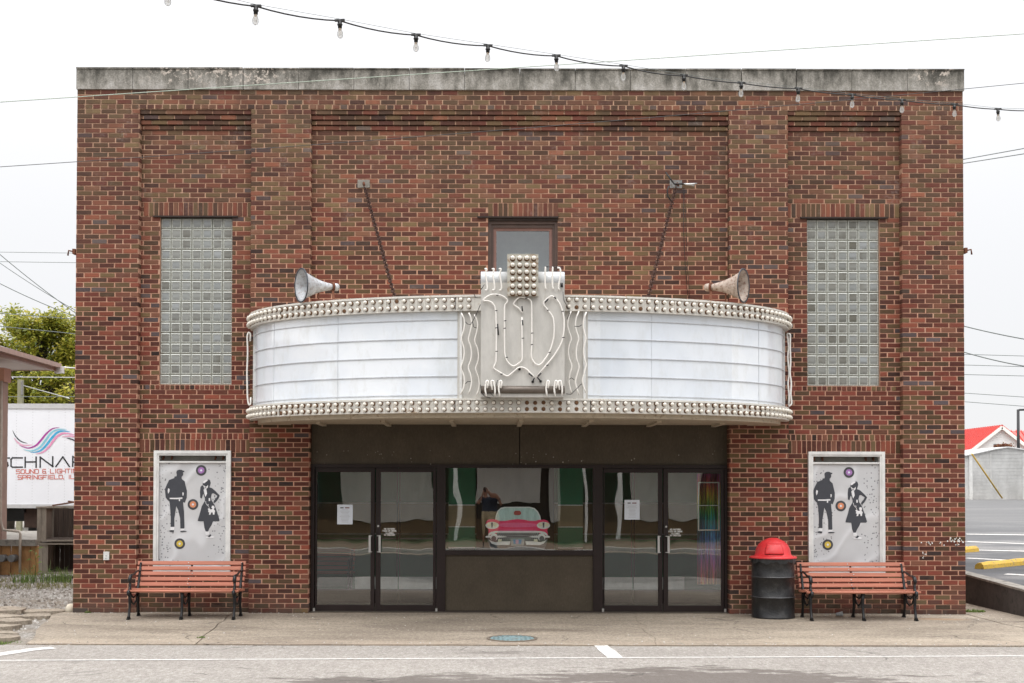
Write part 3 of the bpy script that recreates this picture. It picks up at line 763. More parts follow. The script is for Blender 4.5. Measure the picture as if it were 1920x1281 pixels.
# ---- storefront
fy = .16                                       # plane of the frames
def XF(px, py=1000): return U(px, py, fy).x
def ZF(py, px=950): return U(px, py, fy).z
zh = ZF(873); zt = door[3]*ck
sf = thing('storefront', ((x3+x4)/2, fy, 0), 'dark bronze storefront with two pairs of glass doors and a display window under the marquee', 'storefront')
b = MB(); b.box(x3+.002, XF(973.2), fy, fy+.08, zh+.012, zt-.002); b.build('header_panel', PANEL, sf)
b = MB(); b.box(XF(974.8), x4-.002, fy, fy+.08, zh+.012, zt-.002); b.build('header_panel', PANEL, sf)
b = MB()
fr = []
for (a, e) in ((x3+.003, XF(590)), (XF(818.5), XF(835)), (XF(1112), XF(1130)), (XF(1358), x4-.003)): b.box(a, e, fy-.03, fy+.1, .004, zh+.01)
b.box(x3+.004, x4-.004, fy-.034, fy+.1, zh-.035, zh+.012)
for (a, e) in ((XF(835)+.001, XF(1112)-.001),):
    b.box(a, e, fy-.028, fy+.1, ZF(1041), ZF(1032)); b.box(a, e, fy-.028, fy+.1, .004, ZF(1145.5)); 
b.build('frame', DARKBRONZE, sf)
b = MB(); b.box(XF(835)+.002, XF(1112)-.002, fy+.005, fy+.06, ZF(1145.5)+.001, ZF(1041)-.001); b.build('kick_panel', PANEL, sf)
b = MB(); b.box(XF(835), XF(1112), fy+.028, fy+.034, ZF(1032)-.002, zh-.033); b.build('display_pane', GLASS, sf)
b = MB(); b.box(x3+.004, x4-.004, fy-.09, fy-.031, .0, .014); b.build('threshold', pm('threshold_metal', (.12,.10,.08), .5, .5), sf)
def leaf(pxa, pxb, gxa, gxb, handle_right):
    xa, xb = XF(pxa), XF(pxb); zt_ = zh-.04; 
    b = MB(); ga, gb = XF(gxa), XF(gxb); zb, zg = ZF(1135), ZF(886)
    b.box(xa, ga, fy-.012, fy+.035, .018, zt_); b.box(gb, xb, fy-.012, fy+.035, .018, zt_)
    b.box(ga+.0005, gb-.0005, fy-.011, fy+.034, .018, zb); b.box(ga+.0005, gb-.0005, fy-.011, fy+.034, zg, zt_)
    d = b.build('door', DARKBRONZE, sf)
    b = MB(); b.box(ga, gb, fy+.010, fy+.016, zb, zg); b.build('pane', GLASS, d)
    b = MB(); hx = xb-.035 if handle_right else xa+.035; za, zc = ZF(1036), ZF(1004); s = -1 if handle_right else 1
    b.box(hx+s*.012, hx+s*.042, fy-.075, fy-.065, za, zc); b.box(hx-.012, hx+.012+s*.01, fy-.065, fy-.012, za+.002, za+.012); b.box(hx-.012, hx+.012+s*.01, fy-.065, fy-.012, zc-.012, zc-.002)
    b.build('handle', ALUM, d)
    b = MB(); b.tube([(hx+s*-.0, fy-.02, ZF(987)), (hx, fy-.011, ZF(987))], .014, 10)
    if not handle_right: b.build('lock', ALUM, d)
    # floor pivot
    px_ = xa-.01 if handle_right else xb+.01
    b = MB(); b.box(px_-.014, px_+.014, fy-.05, fy-.0345, .016, .06); b.build('pivot', ALUM, d)
    return d
dl = leaf(591.5, 702.5, 594.5, 695, True); leaf(704.5, 817.5, 713.5, 812, False)
leaf(1131.5, 1242, 1133.5, 1234, True); leaf(1244, 1357, 1252.5, 1352, False)

# ---- stroke lettering: square techno capitals on a 0..1 grid
GL = {'S':[[(1,1),(.15,1),(0,.9),(0,.6),(.15,.5),(.85,.5),(1,.4),(1,.1),(.85,0),(0,0)]],'C':[[(1,1),(.2,1),(0,.85),(0,.15),(.2,0),(1,0)]],
 'H':[[(0,0),(0,1)],[(1,0),(1,1)],[(0,.5),(1,.5)]],'N':[[(0,0),(0,1),(1,0),(1,1)]],'A':[[(0,0),(.5,1),(1,0)]],'R':[[(0,0),(0,1),(.85,1),(1,.9),(1,.6),(.85,.5),(0,.5)],[(.5,.5),(1,0)]],
 'O':[[(.2,0),(0,.15),(0,.85),(.2,1),(.8,1),(1,.85),(1,.15),(.8,0),(.2,0)]],'U':[[(0,1),(0,.15),(.2,0),(.8,0),(1,.15),(1,1)]],'D':[[(0,0),(0,1),(.8,1),(1,.85),(1,.15),(.8,0),(0,0)]],
 '&':[[(1,0),(.2,0),(0,.12),(0,.4),(.15,.5),(.8,.5)],[(.15,.5),(0,.6),(0,.9),(.2,1),(.85,1)],[(.8,.5),(.8,.0)]],'L':[[(0,1),(0,0),(1,0)]],'I':[[(.5,0),(.5,1)]],
 'G':[[(1,1),(.2,1),(0,.85),(0,.15),(.2,0),(1,0),(1,.5),(.5,.5)]],'T':[[(0,1),(1,1)],[(.5,1),(.5,0)]],'P':[[(0,0),(0,1),(.85,1),(1,.9),(1,.5),(.85,.42),(0,.42)]],
 'F':[[(0,0),(0,1),(1,1)],[(0,.5),(.8,.5)]],'E':[[(1,1),(0,1),(0,0),(1,0)],[(0,.5),(.9,.5)]],'W':[[(0,1),(.25,0),(.5,.8),(.75,0),(1,1)]],'K':[[(0,0),(0,1)],[(1,1),(0,.5),(1,0)]],
 ',':[[(.2,.1),(.1,-.15)]],'.':[[(.1,0),(.1,.08)]],' ':[]}
def text(b, s, x, z, h, w, gap, y, th, dep=.003):
    for ch in s:
        cwid = w*(.25 if ch in 'I,.' else (.6 if ch == ' ' else 1))
        for st in GL.get(ch, []):
            for p, q in zip(st, st[1:]):
                if ch == 'I': p, q = (.5, p[1]), (.5, q[1])
                pa = Vector((x+p[0]*cwid, 0, z+p[1]*h)); pb = Vector((x+q[0]*cwid, 0, z+q[1]*h)); d = (pb-pa).normalized(); n_ = Vector((-d.z, 0, d.x))*th/2; e = d*th/2
                b.prism([(v.x, v.z) for v in (pa-e+n_, pb+e+n_, pb+e-n_, pa-e-n_)], y-dep-random.uniform(0,.0004), y)
        x += cwid+gap
    return x
VINYL = pm('white_vinyl_lettering', (.75,.75,.72), .6)
for cx in (730.5, 1267):
    y = fy+.0095; b = MB(); h = .014
    for i, s in enumerate(('NO OUTSIDE', 'FOOD OR DRINK', 'ALLOWED', 'IN THEATER')):
        wd = sum((.0036 if c in 'I,.' else .0078 if c == ' ' else .0122)+.0045 for c in s)
        text(b, s, XF(cx)-wd/2, ZF(993.5)-i*.0285, h*1.25, .0122, .0045, y, .0042, .001)
    b.build('door_lettering', VINYL, sf)
# notices taped on the glass
PAPER = pm('white_paper', (.62,.66,.72), .8, 0, .05, 5); INK = pm('black_ink', (.05,.05,.055), .8); INKR = pm('dark_red_ink', (.16,.05,.05), .8); INKG = pm('pale_grey_ink', (.40,.41,.43), .8)
for (pa, pb, ya, yb, lab) in ((632,661,947,984,'white printed notice taped inside the leftmost glass door'), (1171,1199.5,937,974,'white printed notice taped inside the glass door just right of the display window')):
    xa, xb = XF(pa), XF(pb); za, zb = ZF(yb), ZF(ya); y = fy+.0085
    nt_ = thing('paper_notice', ((xa+xb)/2, y, za), lab, 'notice', 'notices taped on the theater doors')
    b = MB(); b.box(xa, xb, y-.001, y+.001, za, zb); b.build('sheet', PAPER, nt_)
    b = MB(); w = xb-xa; b.box(xa+w*.2, xa+w*.41, y-.002, y-.0011, zb-.052, zb-.037); b.build('logo', INK, nt_)
    b = MB(); b.box(xa+w*.5, xa+w*.79, y-.002, y-.0011, zb-.052, zb-.037); b.build('logo', INKR, nt_)
    b = MB()
    for i in range(10): ww = rc.uniform(.2,.34); b.box(xa+w*(.5-ww), xa+w*(.5+ww), y-.0019, y-.0011, zb-.075-i*.019, zb-.070-i*.019)
    b.build('printed_lines', INKG, nt_)

# ================================================================== LOBBY behind the glass
GREEN = pm('dark_green_wall', (.045,.24,.13), .7, 0, .1, 3); TAN = pm('tan_wall_band', (.40,.30,.18), .7, 0, .1, 3); OFFW = pm('white_trim', (.85,.85,.8), .6)
LFLOOR = pm('dark_lobby_floor', (.16,.145,.12), .35, 0, .3, 3); LCEIL = pm('lobby_ceiling', (.10,.10,.095), .9)
lob = tag(None, None) if False else None
b = MB(); b.box(x3-1.2, x4+1.2, .33, 4.2, -.02, .002); tag(b.build('lobby_floor', LFLOOR), kind='structure')
b = MB(); b.box(x3-1.2, x4+1.2, .33, 4.2, 2.75, 2.8); tag(b.build('lobby_ceiling', LCEIL), kind='structure')
b = MB(); yb = 4.0
bands = ((.0, .95, 0), (.95, 1.48, 1), (1.48, 2.75, 0))
for z0, z1, m_ in bands: b.cur = m_; b.box(x3-1.2, x4+1.2, yb, yb+.1, z0, z1)
b.cur = 2
for z in (.95, 1.48): b.box(x3-1.2, x4+1.2, yb-.015, yb-.001, z-.012, z+.012)
for xx in (x3-1.2, x4+1.2):
    for z0, z1, m_ in bands: b.cur = m_; b.box(xx-.05, xx+.05, .33, yb-.02, z0, z1)
lwll = tag(b.build('lobby_wall', [GREEN, TAN, OFFW]), kind='structure')
# near returns beside the display window carry the striped wall seen through it
b = MB(); 
for (pa, pb) in ((841, 891), (1046, 1093)):
    xa, xb = U(pa, 950, 1.6).x, U(pb, 950, 1.6).x
    for z0, z1, m_ in ((.84,1.15,0),(1.15,1.48,1),(1.48,2.1,0)): b.cur = m_; b.box(xa, xb, 1.6, 1.66, z0, z1)
    b.cur = 2
    for z in (.835, 1.15, 1.48): b.box(xa, xb, 1.585, 1.599, z-.008, z+.008)
    b.cur = 3; b.box(xa, xb, 1.58, 1.7, 0, .825)
dp = b.build('striped_partition', [GREEN, TAN, OFFW, DARKBRONZE]); tag(dp, 'dark green and tan striped partition panels behind the display window', 'partition')
b = MB(); b.box(U(892,950,1.7).x, U(1045,950,1.7).x, 2.6, 2.65, 0, 2.75)
tag(b.build('dark_backdrop', pm('dark_curtain', (.02,.018,.016), .9)), 'dark curtain hanging behind the pink car cutout', 'curtain')
# inner doors behind each pair
for k, (pa, pm_, pb, side) in enumerate(((594, 747, 812, 'left'), (1133, 1187, 1352, 'right'))):
    yy = 1.5; 
    gx = lambda p: U(p, 1000, yy).x
    gz = lambda p: U(950, p, yy).z
    t_ = thing('inner_doors', (gx(pm_), yy, 0), f'dark framed inner glass doors with push bars seen through the {side} pair of street doors', 'door')
    for j, (a, e) in enumerate(((gx(pa-40 if k==0 else pa-20), gx(pm_)-.01), (gx(pm_)+.01, gx(pb+20)))):
        b = MB(); w = .05
        b.box(a, a+w*.4, yy, yy+.04, 0, 2.1); b.box(e-w*.4, e, yy, yy+.04, 0, 2.1); b.box(a, e, yy+.001, yy+.039, 0, gz(1105)); b.box(a, e, yy+.001, yy+.039, 2.02, 2.1)
        dr = b.build('door', DARKBRONZE, t_)
        b = MB(); b.box(a+.03, e-.03, yy-.05, yy-.03, gz(1011.5), gz(1009)); b.build('push_bar', pm('dull_bar', (.12,.12,.12), .4, .6), dr)
        x_hi = e if not (k == 1 and j == 1) else min(e, gx(1283))
        b = MB(); b.box(max(a, gx(666) if k==0 else a), x_hi, yy-.004, yy-.001, gz(1105), gz(1082)); b.build('kick_plate', pm('pale_kick_plate', (.55,.56,.55), .4, .2), dr)
# bright striped hanging in the right bay
def rainbow():
    t = NT('tie_dye_curtain'); v = t.pos((9,9,.35)); n = t.noise(6, 3, v, .6); s = t.xyz(t.pos())
    n2 = t.noise(3, 2, t.pos((6,6,.4)))
    h = t.math('FRACT', t.math('ADD', t.math('MULTIPLY', s[2], .75), t.math('MULTIPLY', n, .55)))
    c = t.ramp(h, [(0,(.05,.28,.75)),(.2,(.05,.5,.6)),(.33,(.15,.6,.15)),(.48,(.85,.65,.10)),(.62,(.85,.20,.15)),(.78,(.65,.12,.5)),(1,(.05,.28,.75))])
    c = t.mix(t.ramp(n2, [(.42,.75),(.6,0.0)]), c, (.01,.012,.02))
    return t.bsdf(c, .8)
b = MB(); xa, xb = U(1308,1000,.75).x, U(1352,1000,.75).x; n = 26; base = 0
for i in range(n+1):
    x = xa+(xb-xa)*i/n; y = .75+.02*math.sin(i*1.9); b.v += [(x,y,U(1330,1096,.75).z),(x,y,U(1330,888,.75).z)]
for i in range(n): b.face((2*i,2*i+2,2*i+3,2*i+1))
o = b.build('tie_dye_curtain', rainbow()); so_ = o.modifiers.new('thick','SOLIDIFY'); so_.thickness = .008
tag(o, 'rainbow tie-dye curtain hanging inside the rightmost glass door', 'curtain')
b = MB()
y = .70; xa, xb = U(1311,1000,y).x, U(1347,1000,y).x; za, zb = U(1330,993,y).z, U(1330,906,y).z; zm = U(1330,948,y).z; w = .017
for (a,e,f,g_) in ((xa-w,xa,za,zb),(xb,xb+w,za,zb),(xa-w,xb+w,za-w,za),(xa-w,xb+w,zb,zb+w),(xa,xb,zm-w/3,zm+w/3)): b.box(a,e,y,y+.02,f,g_)
tag(b.build('picture_frame', OFFW), 'thin white frame with one cross bar before the tie-dye curtain', 'frame')

# ---- pink car cutout standing in the display window
CARY = .42
car = thing('car_cutout', (U(970,1040,.42).x, .42, 0), 'pink fifties car front cutout with chrome bumper and white roof rim in the display window', 'car cutout')
def CP(pts, Y): return [((lambda q: (q.x, q.z))(U(900+x/11.64, 930+y/11.64, Y))) for x, y in pts]
def arc(cx, cy, rx, ry, a0, a1, n): return [(cx+rx*math.cos(math.radians(a0+(a1-a0)*i/n)), cy+ry*math.sin(math.radians(a0+(a1-a0)*i/n))) for i in range(n+1)]
def mir(pts): return [(1650-x, y) for x, y in pts][::-1]
def lay(name, pts, k, mat, dep=.012):
    Y = CARY-k*.012; b = MB(); b.prism(CP(pts, Y), Y, Y+dep); return b.build(name, mat, car)
def gl2(name, stops, axis, s, off, rough=.25, met=0.0):
    t = NT(name); z = t.xyz(t.pos())[axis]; f = t.math('FRACT', t.math('MULTIPLY_ADD', z, s, off)); return t.bsdf(t.ramp(f, stops), rough, met)
PINK = pm('pink_car_print', (.88,.025,.15), .3, 0, .2, 4, 0, stretch=(.4,1,3)); PINKL = pm('light_pink_print', (.9,.12,.32), .3, 0, .15, 6, 0)
CHROME = pm('chrome_print', (.9,.92,.95), .25, 0, .2, 14, 0); CHROMED = pm('dark_chrome_print', (.12,.13,.15), .3, .2, .4, 30, 0)
WSG = pm('windscreen_print', (.50,.68,.68), .2, 0, .25, 7, 0, stretch=(2.5,1,.3)); CREAMLAMP = pm('lamp_print', (.9,.82,.66), .2, 0, .2, 20, 0)
ZB = U(970,1034,.75).z
lay('windshield_frame', [(330,540),(345,430),(380,330),(450,262),(540,238),(1080,238),(1190,265),(1265,340),(1315,440),(1335,550)], 0, CHROME)
lay('windshield', [(352,545),(365,430),(400,340),(465,285),(550,262),(1075,262),(1175,288),(1245,355),(1295,450),(1312,550)], 1, WSG)
lay('lower_body', [(160,930),(1480,930),(1440,1100),(1380,1190),(250,1190),(200,1100)], 0, CHROMED)
lay('hood', [(128,600),(150,540),(190,516),(260,508),(350,518),(440,550),(560,545),(700,520),(820,508),(960,520),(1080,545),(1200,548),(1290,524),(1400,518),(1470,540),(1510,590),(1520,650),(1465,740),(1485,860),(180,860),(190,740),(140,680)], 2, PINK)
lay('hood_crease', [(410,610),(560,590),(820,582),(1080,592),(1240,612),(1240,665),(1080,680),(820,688),(560,680),(410,662)], 3, PINKL, .004)
lay('hood_crease', [(420,745),(820,725),(1240,745),(1240,775),(420,775)], 3, PINKL, .004)
for M_ in (lambda p: p, mir):
    lay('headlight_bezel', M_(arc(265,645,145,78,0,360,20)[:-1]), 3, CHROME); 
    for cx in (192, 332): lay('headlight', M_(arc(cx,625,46,48,0,360,12)[:-1]), 5, CREAMLAMP)
    lay('headlight_recess', M_([(240,580),(285,580),(275,690),(250,690)]), 4, CHROMED)
lay('grille', [(370,800),(1290,800),(1320,985),(330,985)], 3, CHROMED)
b = MB(); Y = CARY-.012*4.2
for r_ in range(4):
    for i in range(20):
        q = U(900+(400+i*45+(22 if r_%2 else 0))/11.64, 930+(828+r_*37)/11.64, Y); b.box(q.x-.007, q.x+.007, Y, Y+.006, q.z-.003, q.z+.003)
b.build('grille_studs', CHROME, car)['kind'] = 'stuff'
lay('upper_bumper', [(175,870),(190,820),(240,785),(330,768),(1320,768),(1410,785),(1460,820),(1480,870),(1440,865),(1400,830),(1300,803),(350,803),(250,830),(210,868)], 5, CHROME)
for M_ in (lambda p: p, mir):
    lay('bumper_wing', M_([(118,890),(150,872),(250,872),(400,868),(520,878),(600,895),(500,908),(380,914),(130,910)]), 5, CHROME)
    lay('bumper_guard', M_(arc(305,900,82,85,0,360,18)[:-1]), 6, CHROME); lay('bumper_bullet', M_(arc(300,935,55,62,0,360,16)[:-1]), 7, CHROMED)
    lay('lower_bumper', M_([(192,955),(250,985),(330,1010),(480,990),(662,990),(640,1070),(350,1075),(255,1040)]), 5, CHROME)
    lay('fog_lamp', M_([(398,945),(478,945),(470,998),(390,998)]), 7, CREAMLAMP)
pf = lay('license_plate', [(662,925),(975,925),(955,1085),(680,1085)], 6, pm('plate_frame', (.35,.38,.40), .3, .3, .3, 20))
lay('plate_face', [(722,952),(908,952),(900,1048),(732,1048)], 7, pm('blue_plate', (.05,.25,.48), .4, 0, .3, 60))
lay('plate_print', [(780,958),(840,958),(840,1040),(780,1040)], 8, pm('plate_pink', (.5,.3,.45), .5), .006)
lay('windshield_badge', [(740,350),(770,325),(860,325),(895,350),(895,400),(860,420),(770,420),(740,400)], 2, pm('red_badge', (.42,.07,.06), .6, 0, .5, 50), .006)
b = MB()
for px in (916, 1021): q = U(px, 1030, .46); b.box(q.x-.02, q.x+.02, .46, .8, 0, q.z+.1)
b.box(U(905,1000,.46).x, U(1032,1000,.46).x, .34, .9, .74, .775); b.build('stand', DARKBRONZE, car)

# ---- small things fixed on the front
q0, q1 = U(195, 1050), U(205.5, 1034.5)
ob = thing('outlet_cover', ((q0.x+q1.x)/2, 0, q0.z), 'small white weatherproof outlet cover on the left brick pier', 'outlet')
b = MB(); b.box(q0.x, q1.x, -.03, -.002, q0.z, q1.z); b.build('cover', WHITEPAINT, ob)
b = MB(); cx = (q0.x+q1.x)/2; b.box(cx-.008, cx+.008, -.035, -.0302, (q0.z+q1.z)/2, (q0.z+q1.z)/2+.012); b.box(cx-.014, cx+.014, -.035, -.0302, q0.z+.02, q0.z+.026); b.build('latch', INKG, ob)
b = MB(); rs = random.Random(2)
for (px, py, n, sx, sy) in ((1737,1018,7,7,3),(1790,1013,14,14,5),(1733,1041,6,4,6),(1760,1018,4,10,4),(1793,1022,6,4,2)):
    for i in range(n):
        q = U(px+rs.gauss(0,sx*.6), py+rs.gauss(0,sy*.6)); r_ = rs.uniform(.006,.017); k = rs.randint(5,8); a0 = rs.random()*6
        b.prism([(q.x+r_*rs.uniform(.4,1)*math.cos(a0+2*PI*j/k), q.z+r_*rs.uniform(.4,1.3)*math.sin(a0+2*PI*j/k)) for j in range(k)], -.0065, -.0045)
tag(b.build('paint_flecks', VINYL, bld), kind='stuff')
# ================================================================== MARQUEE
MC = U(973, 700).x                      # middle of the ellipse on the wall
MA_, MBd = 3.71, 2.0
CC = MC - 0.0
SC = .405                               # middle of the centre sign
def ell(u, da=0): 
    a = MA_-da; f = 1-(u/a)**2
    return (MBd-da)*math.sqrt(max(0, f))
def ring(da, n=96):
    """points along the front edge from left wall to right wall, inset by da"""
    out = []
    for i in range(n+1):
        t = PI - PI*i/n; out.append((MC+(MA_-da)*math.cos(t), -(MBd-da)*math.sin(t)+REC*.9*0))
    return out
mq = thing('theater_marquee', (MC, -.9, 2.64), 'curved white theater marquee with blank letter boards, bulb bands and a neon W', 'marquee')
T1, T0, B1, B0 = 4.12, 3.92, 2.845, 2.665
def strip(b, da0, z0, da1, z1, n=96, i0=0, i1=None):
    r0, r1 = ring(da0, n), ring(da1, n); i1 = n if i1 is None else i1; base = len(b.v)
    for i in range(i0, i1+1): b.v += [(*r0[i], z0), (*r1[i], z1)]
    o = b.smooth; b.smooth = True
    for i in range(i1-i0): b.face((base+2*i, base+2*i+2, base+2*i+3, base+2*i+1))
    b.smooth = o
b = MB()
for z in (T1-.004, T0+.0, 2.70): pass
def deck(b, da, z):
    r = ring(da, 96); base = len(b.v); b.v += [(p[0], min(p[1], -.0), z) for p in r]; b.face(tuple(range(base, base+len(r))))
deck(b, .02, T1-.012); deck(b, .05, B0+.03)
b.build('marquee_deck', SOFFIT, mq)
# two bulb bands with lips, put together from sheets with dark seams
NB = 90
def arcpos(n, da):
    """n equally spaced places along the curve"""
    r = ring(da, 600); L = [0]
    for p, q in zip(r, r[1:]): L.append(L[-1]+math.dist(p, q))
    out = []
    for k in range(n):
        s = (k+.5)/n*L[-1]; j = next(i for i in range(len(L)) if L[i] >= s); j = max(1, j)
        f = (s-L[j-1])/(L[j]-L[j-1]); p, q = r[j-1], r[j]
        d = Vector((q[0]-p[0], q[1]-p[1])).normalized(); out.append(((p[0]+(q[0]-p[0])*f, p[1]+(q[1]-p[1])*f), Vector((d.y, -d.x))))
    return out
# bulb: stub socket + glass globe, axis along +z of the mesh
bl = MB(); bl.lathe([(.029,-.002),(.029,.006),(.015,.008),(.015,.018)], 8, mats=[1,1,1]); 
bl.lathe([(.012,.014),(.021,.024),(.0245,.035),(.022,.046),(.014,.055),(.0,.058)], 10, mats=[0]*5)
BULBME = bl.mesh('bulb', [BULB, SOCKETRUST])
bb_ = MB(); bb_.lathe([(.026,-.002),(.026,.008),(.014,.010),(.0,.010)], 8, mats=[1,1,1]); EMPTYME = bb_.mesh('bulb', [BULB, SOCKETRUST])
rq = random.Random(9)
def aim(o, loc, nrm, droop=0):
    d = Vector((nrm[0], nrm[1], nrm[2]-droop)).normalized(); o.location = loc; o.rotation_euler = d.to_track_quat('Z', 'Y').to_euler()
for name, zt_, zb_ in (('bulb_band', T1, T0), ('bulb_band', B1, B0)):
    b = MB(); h = zt_-zb_
    strip(b, 0, zb_+.012, 0, zt_-.03); strip(b, 0, zt_-.03, -.018, zt_-.028); strip(b, -.018, zt_-.028, -.018, zt_-.004); strip(b, -.018, zt_-.004, .10, zt_)
    strip(b, -.012, zb_, -.012, zb_+.012); strip(b, -.012, zb_+.012, 0, zb_+.0122); strip(b, .14, zb_+.004, -.012, zb_)
    # upright pressed ribs between the bulbs
    for k, (p, n_) in enumerate(arcpos(NB, 0)):
        t_ = Vector((-n_.y, n_.x))
        q = Vector(p) + t_*(.5*.118)
        M = Matrix(((t_.x, n_.x, 0, q.x), (t_.y, n_.y, 0, q.y), (0, 0, 1, 0), (0, 0, 0, 1)))
        b.box(-.006, .006, -.002, .006 if k % 9 else .012, zb_+.013, zt_-.031, M)
    bd_ = b.build(name, BAND, mq)
    b = MB(); AP = arcpos(11, -.003)
    for p, n_ in AP[:5]+AP[6:]: b.bar((p[0], p[1], zb_+.002), (p[0], p[1], zt_-.005), .007, .006, (n_.x, n_.y, 0))
    b.build('band_seam', STEELDARK, bd_)['kind'] = 'stuff'
    endb = MB()
    for row in (0, 1):
        z = zb_ + h*(.68 if row else .25)
        for k, (p, n_) in enumerate(arcpos(NB, 0)):
            if zt_ == T1 and abs(p[0]-SC) < .56: continue
            miss = (zt_ == B1 and k in (45, 46, 47, 49, 51)) or rq.random() < .02
            if k < 12 or k > NB-13:
                q_ = Vector((n_.x, n_.y, -.06)).normalized().to_track_quat('Z', 'Y').to_matrix().to_4x4(); M = Matrix.Translation((p[0], p[1], z)) @ q_
                endb.lathe([(.022,-.002),(.022,.008),(.013,.014),(.024,.026),(.0275,.038),(.025,.050),(.016,.060),(.0,.064)], 9, M, mats=[1,1,0,0,0,0,0,0]); continue
            o = put('bulb', EMPTYME if miss else BULBME, bd_); aim(o, (p[0], p[1], z+rq.uniform(-.003,.003)), (n_.x+rq.uniform(-.05,.05), n_.y, rq.uniform(-.05,.02)), .06)
    endb.build('end_bulbs', [BULB, SOCKETRUST], bd_)['kind'] = 'stuff'
# letter boards
def board(pxa, pxb):
    n = 240; r = ring(.06, n); y0 = 1.95
    def idx(px): 
        best = min(range(n+1), key=lambda i: abs(PXY(r[i][0], r[i][1])-px)); return best
    return idx(pxa), idx(pxb)
def PXY(x, y): return 918 + x/(y+D)*F
n = 240
for (pxa, pxb) in ((476, 862), (1098, 1468)):
    ia, ib = board(pxa, pxb)
    b = MB(); strip(b, .06, B1-.01, .06, T0+.012, n, ia, ib); bo = b.build('letter_board', ACRYL, mq)
    for k in range(5):
        z = B1+.035 + (T0-B1-.06)*k/4.35 if k < 5 else 0
        b = MB(); strip(b, .058, z, .047, z+.003, n, ia+1, ib-1); strip(b, .047, z+.003, .047, z+.012, n, ia+1, ib-1); strip(b, .047, z+.012, .058, z+.013, n, ia+1, ib-1)
        b.build('letter_rail', RAIL, bo)
    r = ring(.045, n)
    for i in (ia, ib):
        b = MB()
        p = r[i]; q = r[i+1 if i == ia else i-1]; b.bar((p[0], p[1], B1-.01), (p[0], p[1], T0+.01), .03, .03, (q[0]-p[0], q[1]-p[1], 0)); b.build('board_trim', WHITEPAINT, bo)
    b = MB()
    for f_ in ((.30, .62) if pxa < 900 else (.19, .62)):
        i = int(ia+(ib-ia)*f_); p = ring(.058, n)[i]; b.bar((p[0], p[1], B1), (p[0], p[1], T0), .006, .004, (1,0,0))
    b.build('sheet_seam', RAIL, bo)
# wall ends behind the side neon, and metal beside the centre sign
b = MB(); ia, ib = board(462, 476); strip(b, .065, B1-.01, .065, T0+.012, n, 0, ia+1+0*ib) if False else None
i0, i1 = board(476, 1468); ic, id_ = board(860, 1100)
for da_, ja, jb in ((.068, 0, i0), (.068, i1, n), (.055, ic, id_)):
    b = MB(); strip(b, da_, B1-.01, da_, T0+.012, n, ja, jb); b.build('face_metal', SIGNMETAL, mq)
# fascia under the band and soffit
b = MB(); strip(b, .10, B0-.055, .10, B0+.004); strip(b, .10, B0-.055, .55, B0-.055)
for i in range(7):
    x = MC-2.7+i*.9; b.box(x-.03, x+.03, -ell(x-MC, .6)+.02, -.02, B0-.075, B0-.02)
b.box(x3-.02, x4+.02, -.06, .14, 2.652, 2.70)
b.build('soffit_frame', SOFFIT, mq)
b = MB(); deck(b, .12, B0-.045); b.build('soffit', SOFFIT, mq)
# centre sign
YS = -2.15
def SX(px, Y=YS): return U(px, 640, Y).x
def SZ(py, Y=YS): return U(980, py, Y).z
b = MB(); xa, xb = SX(901.5), SX(1058.5)
b.box(xa, xb, YS, -1.9, SZ(745), SZ(530)); 
cs = b.build('centre_sign', SIGNMETAL, mq)
def hcyl(b, x0, x1, y, z, r, n=20): b.tube([(x0,y,z),(x1,y,z)], r, n)
ROLLW = pm('white_roll_paint', (.72,.74,.76), .22, .1, .1, 8, .05)
for a_, e_ in ((xa-.002, SX(952)), (SX(1006), xb+.002)): b = MB(); hcyl(b, a_, e_, YS+.085, SZ(521.5), .092); b.build('top_roll', ROLLW, cs)
b = MB(); hcyl(b, xa, xb, YS+.0, SZ(731), .047); b.build('bottom_roll', pm('brown_grey_roll', (.14,.115,.095), .35, .3, .3, 8, .1), cs)
YB = YS-.06
b = MB(); pa, pb, qa, qb = SX(951.5,YB), SX(1008.5,YB), SZ(555,YB), SZ(476.5,YB); b.box(pa, pb, YB, YS+.15, qa, qb); b.box(pa-.004, pb+.004, YB-.006, YB-.0005, qb-.006, qb); b.box(pa-.004, pa, YB-.006, YB+.05, qa, qb-.0065); b.box(pb, pb+.004, YB-.006, YB+.05, qa, qb-.0065)
bp = b.build('bulb_panel', white_metal('stained_cream_panel', (.58,.56,.49), (.24,.13,.05), .56, .75), cs)
pb_ = MB(); pb_.lathe([(.034,-.001),(.032,.005),(.015,.008),(.015,.018)], 10, mats=[1,1,1]); pb_.lathe([(.012,.014),(.023,.026),(.027,.038),(.024,.050),(.015,.060),(.0,.064)], 10, mats=[0]*5); PANELBULB = pb_.mesh('bulb', [BULB, SOCKETRUST])
for i in range(4):
    for j in range(6):
        o = put('bulb', PANELBULB, bp); aim(o, (SX(961+i*13.2, YB), YB, SZ(485.5+j*13.1, YB)), (0,-1,.15), 0)
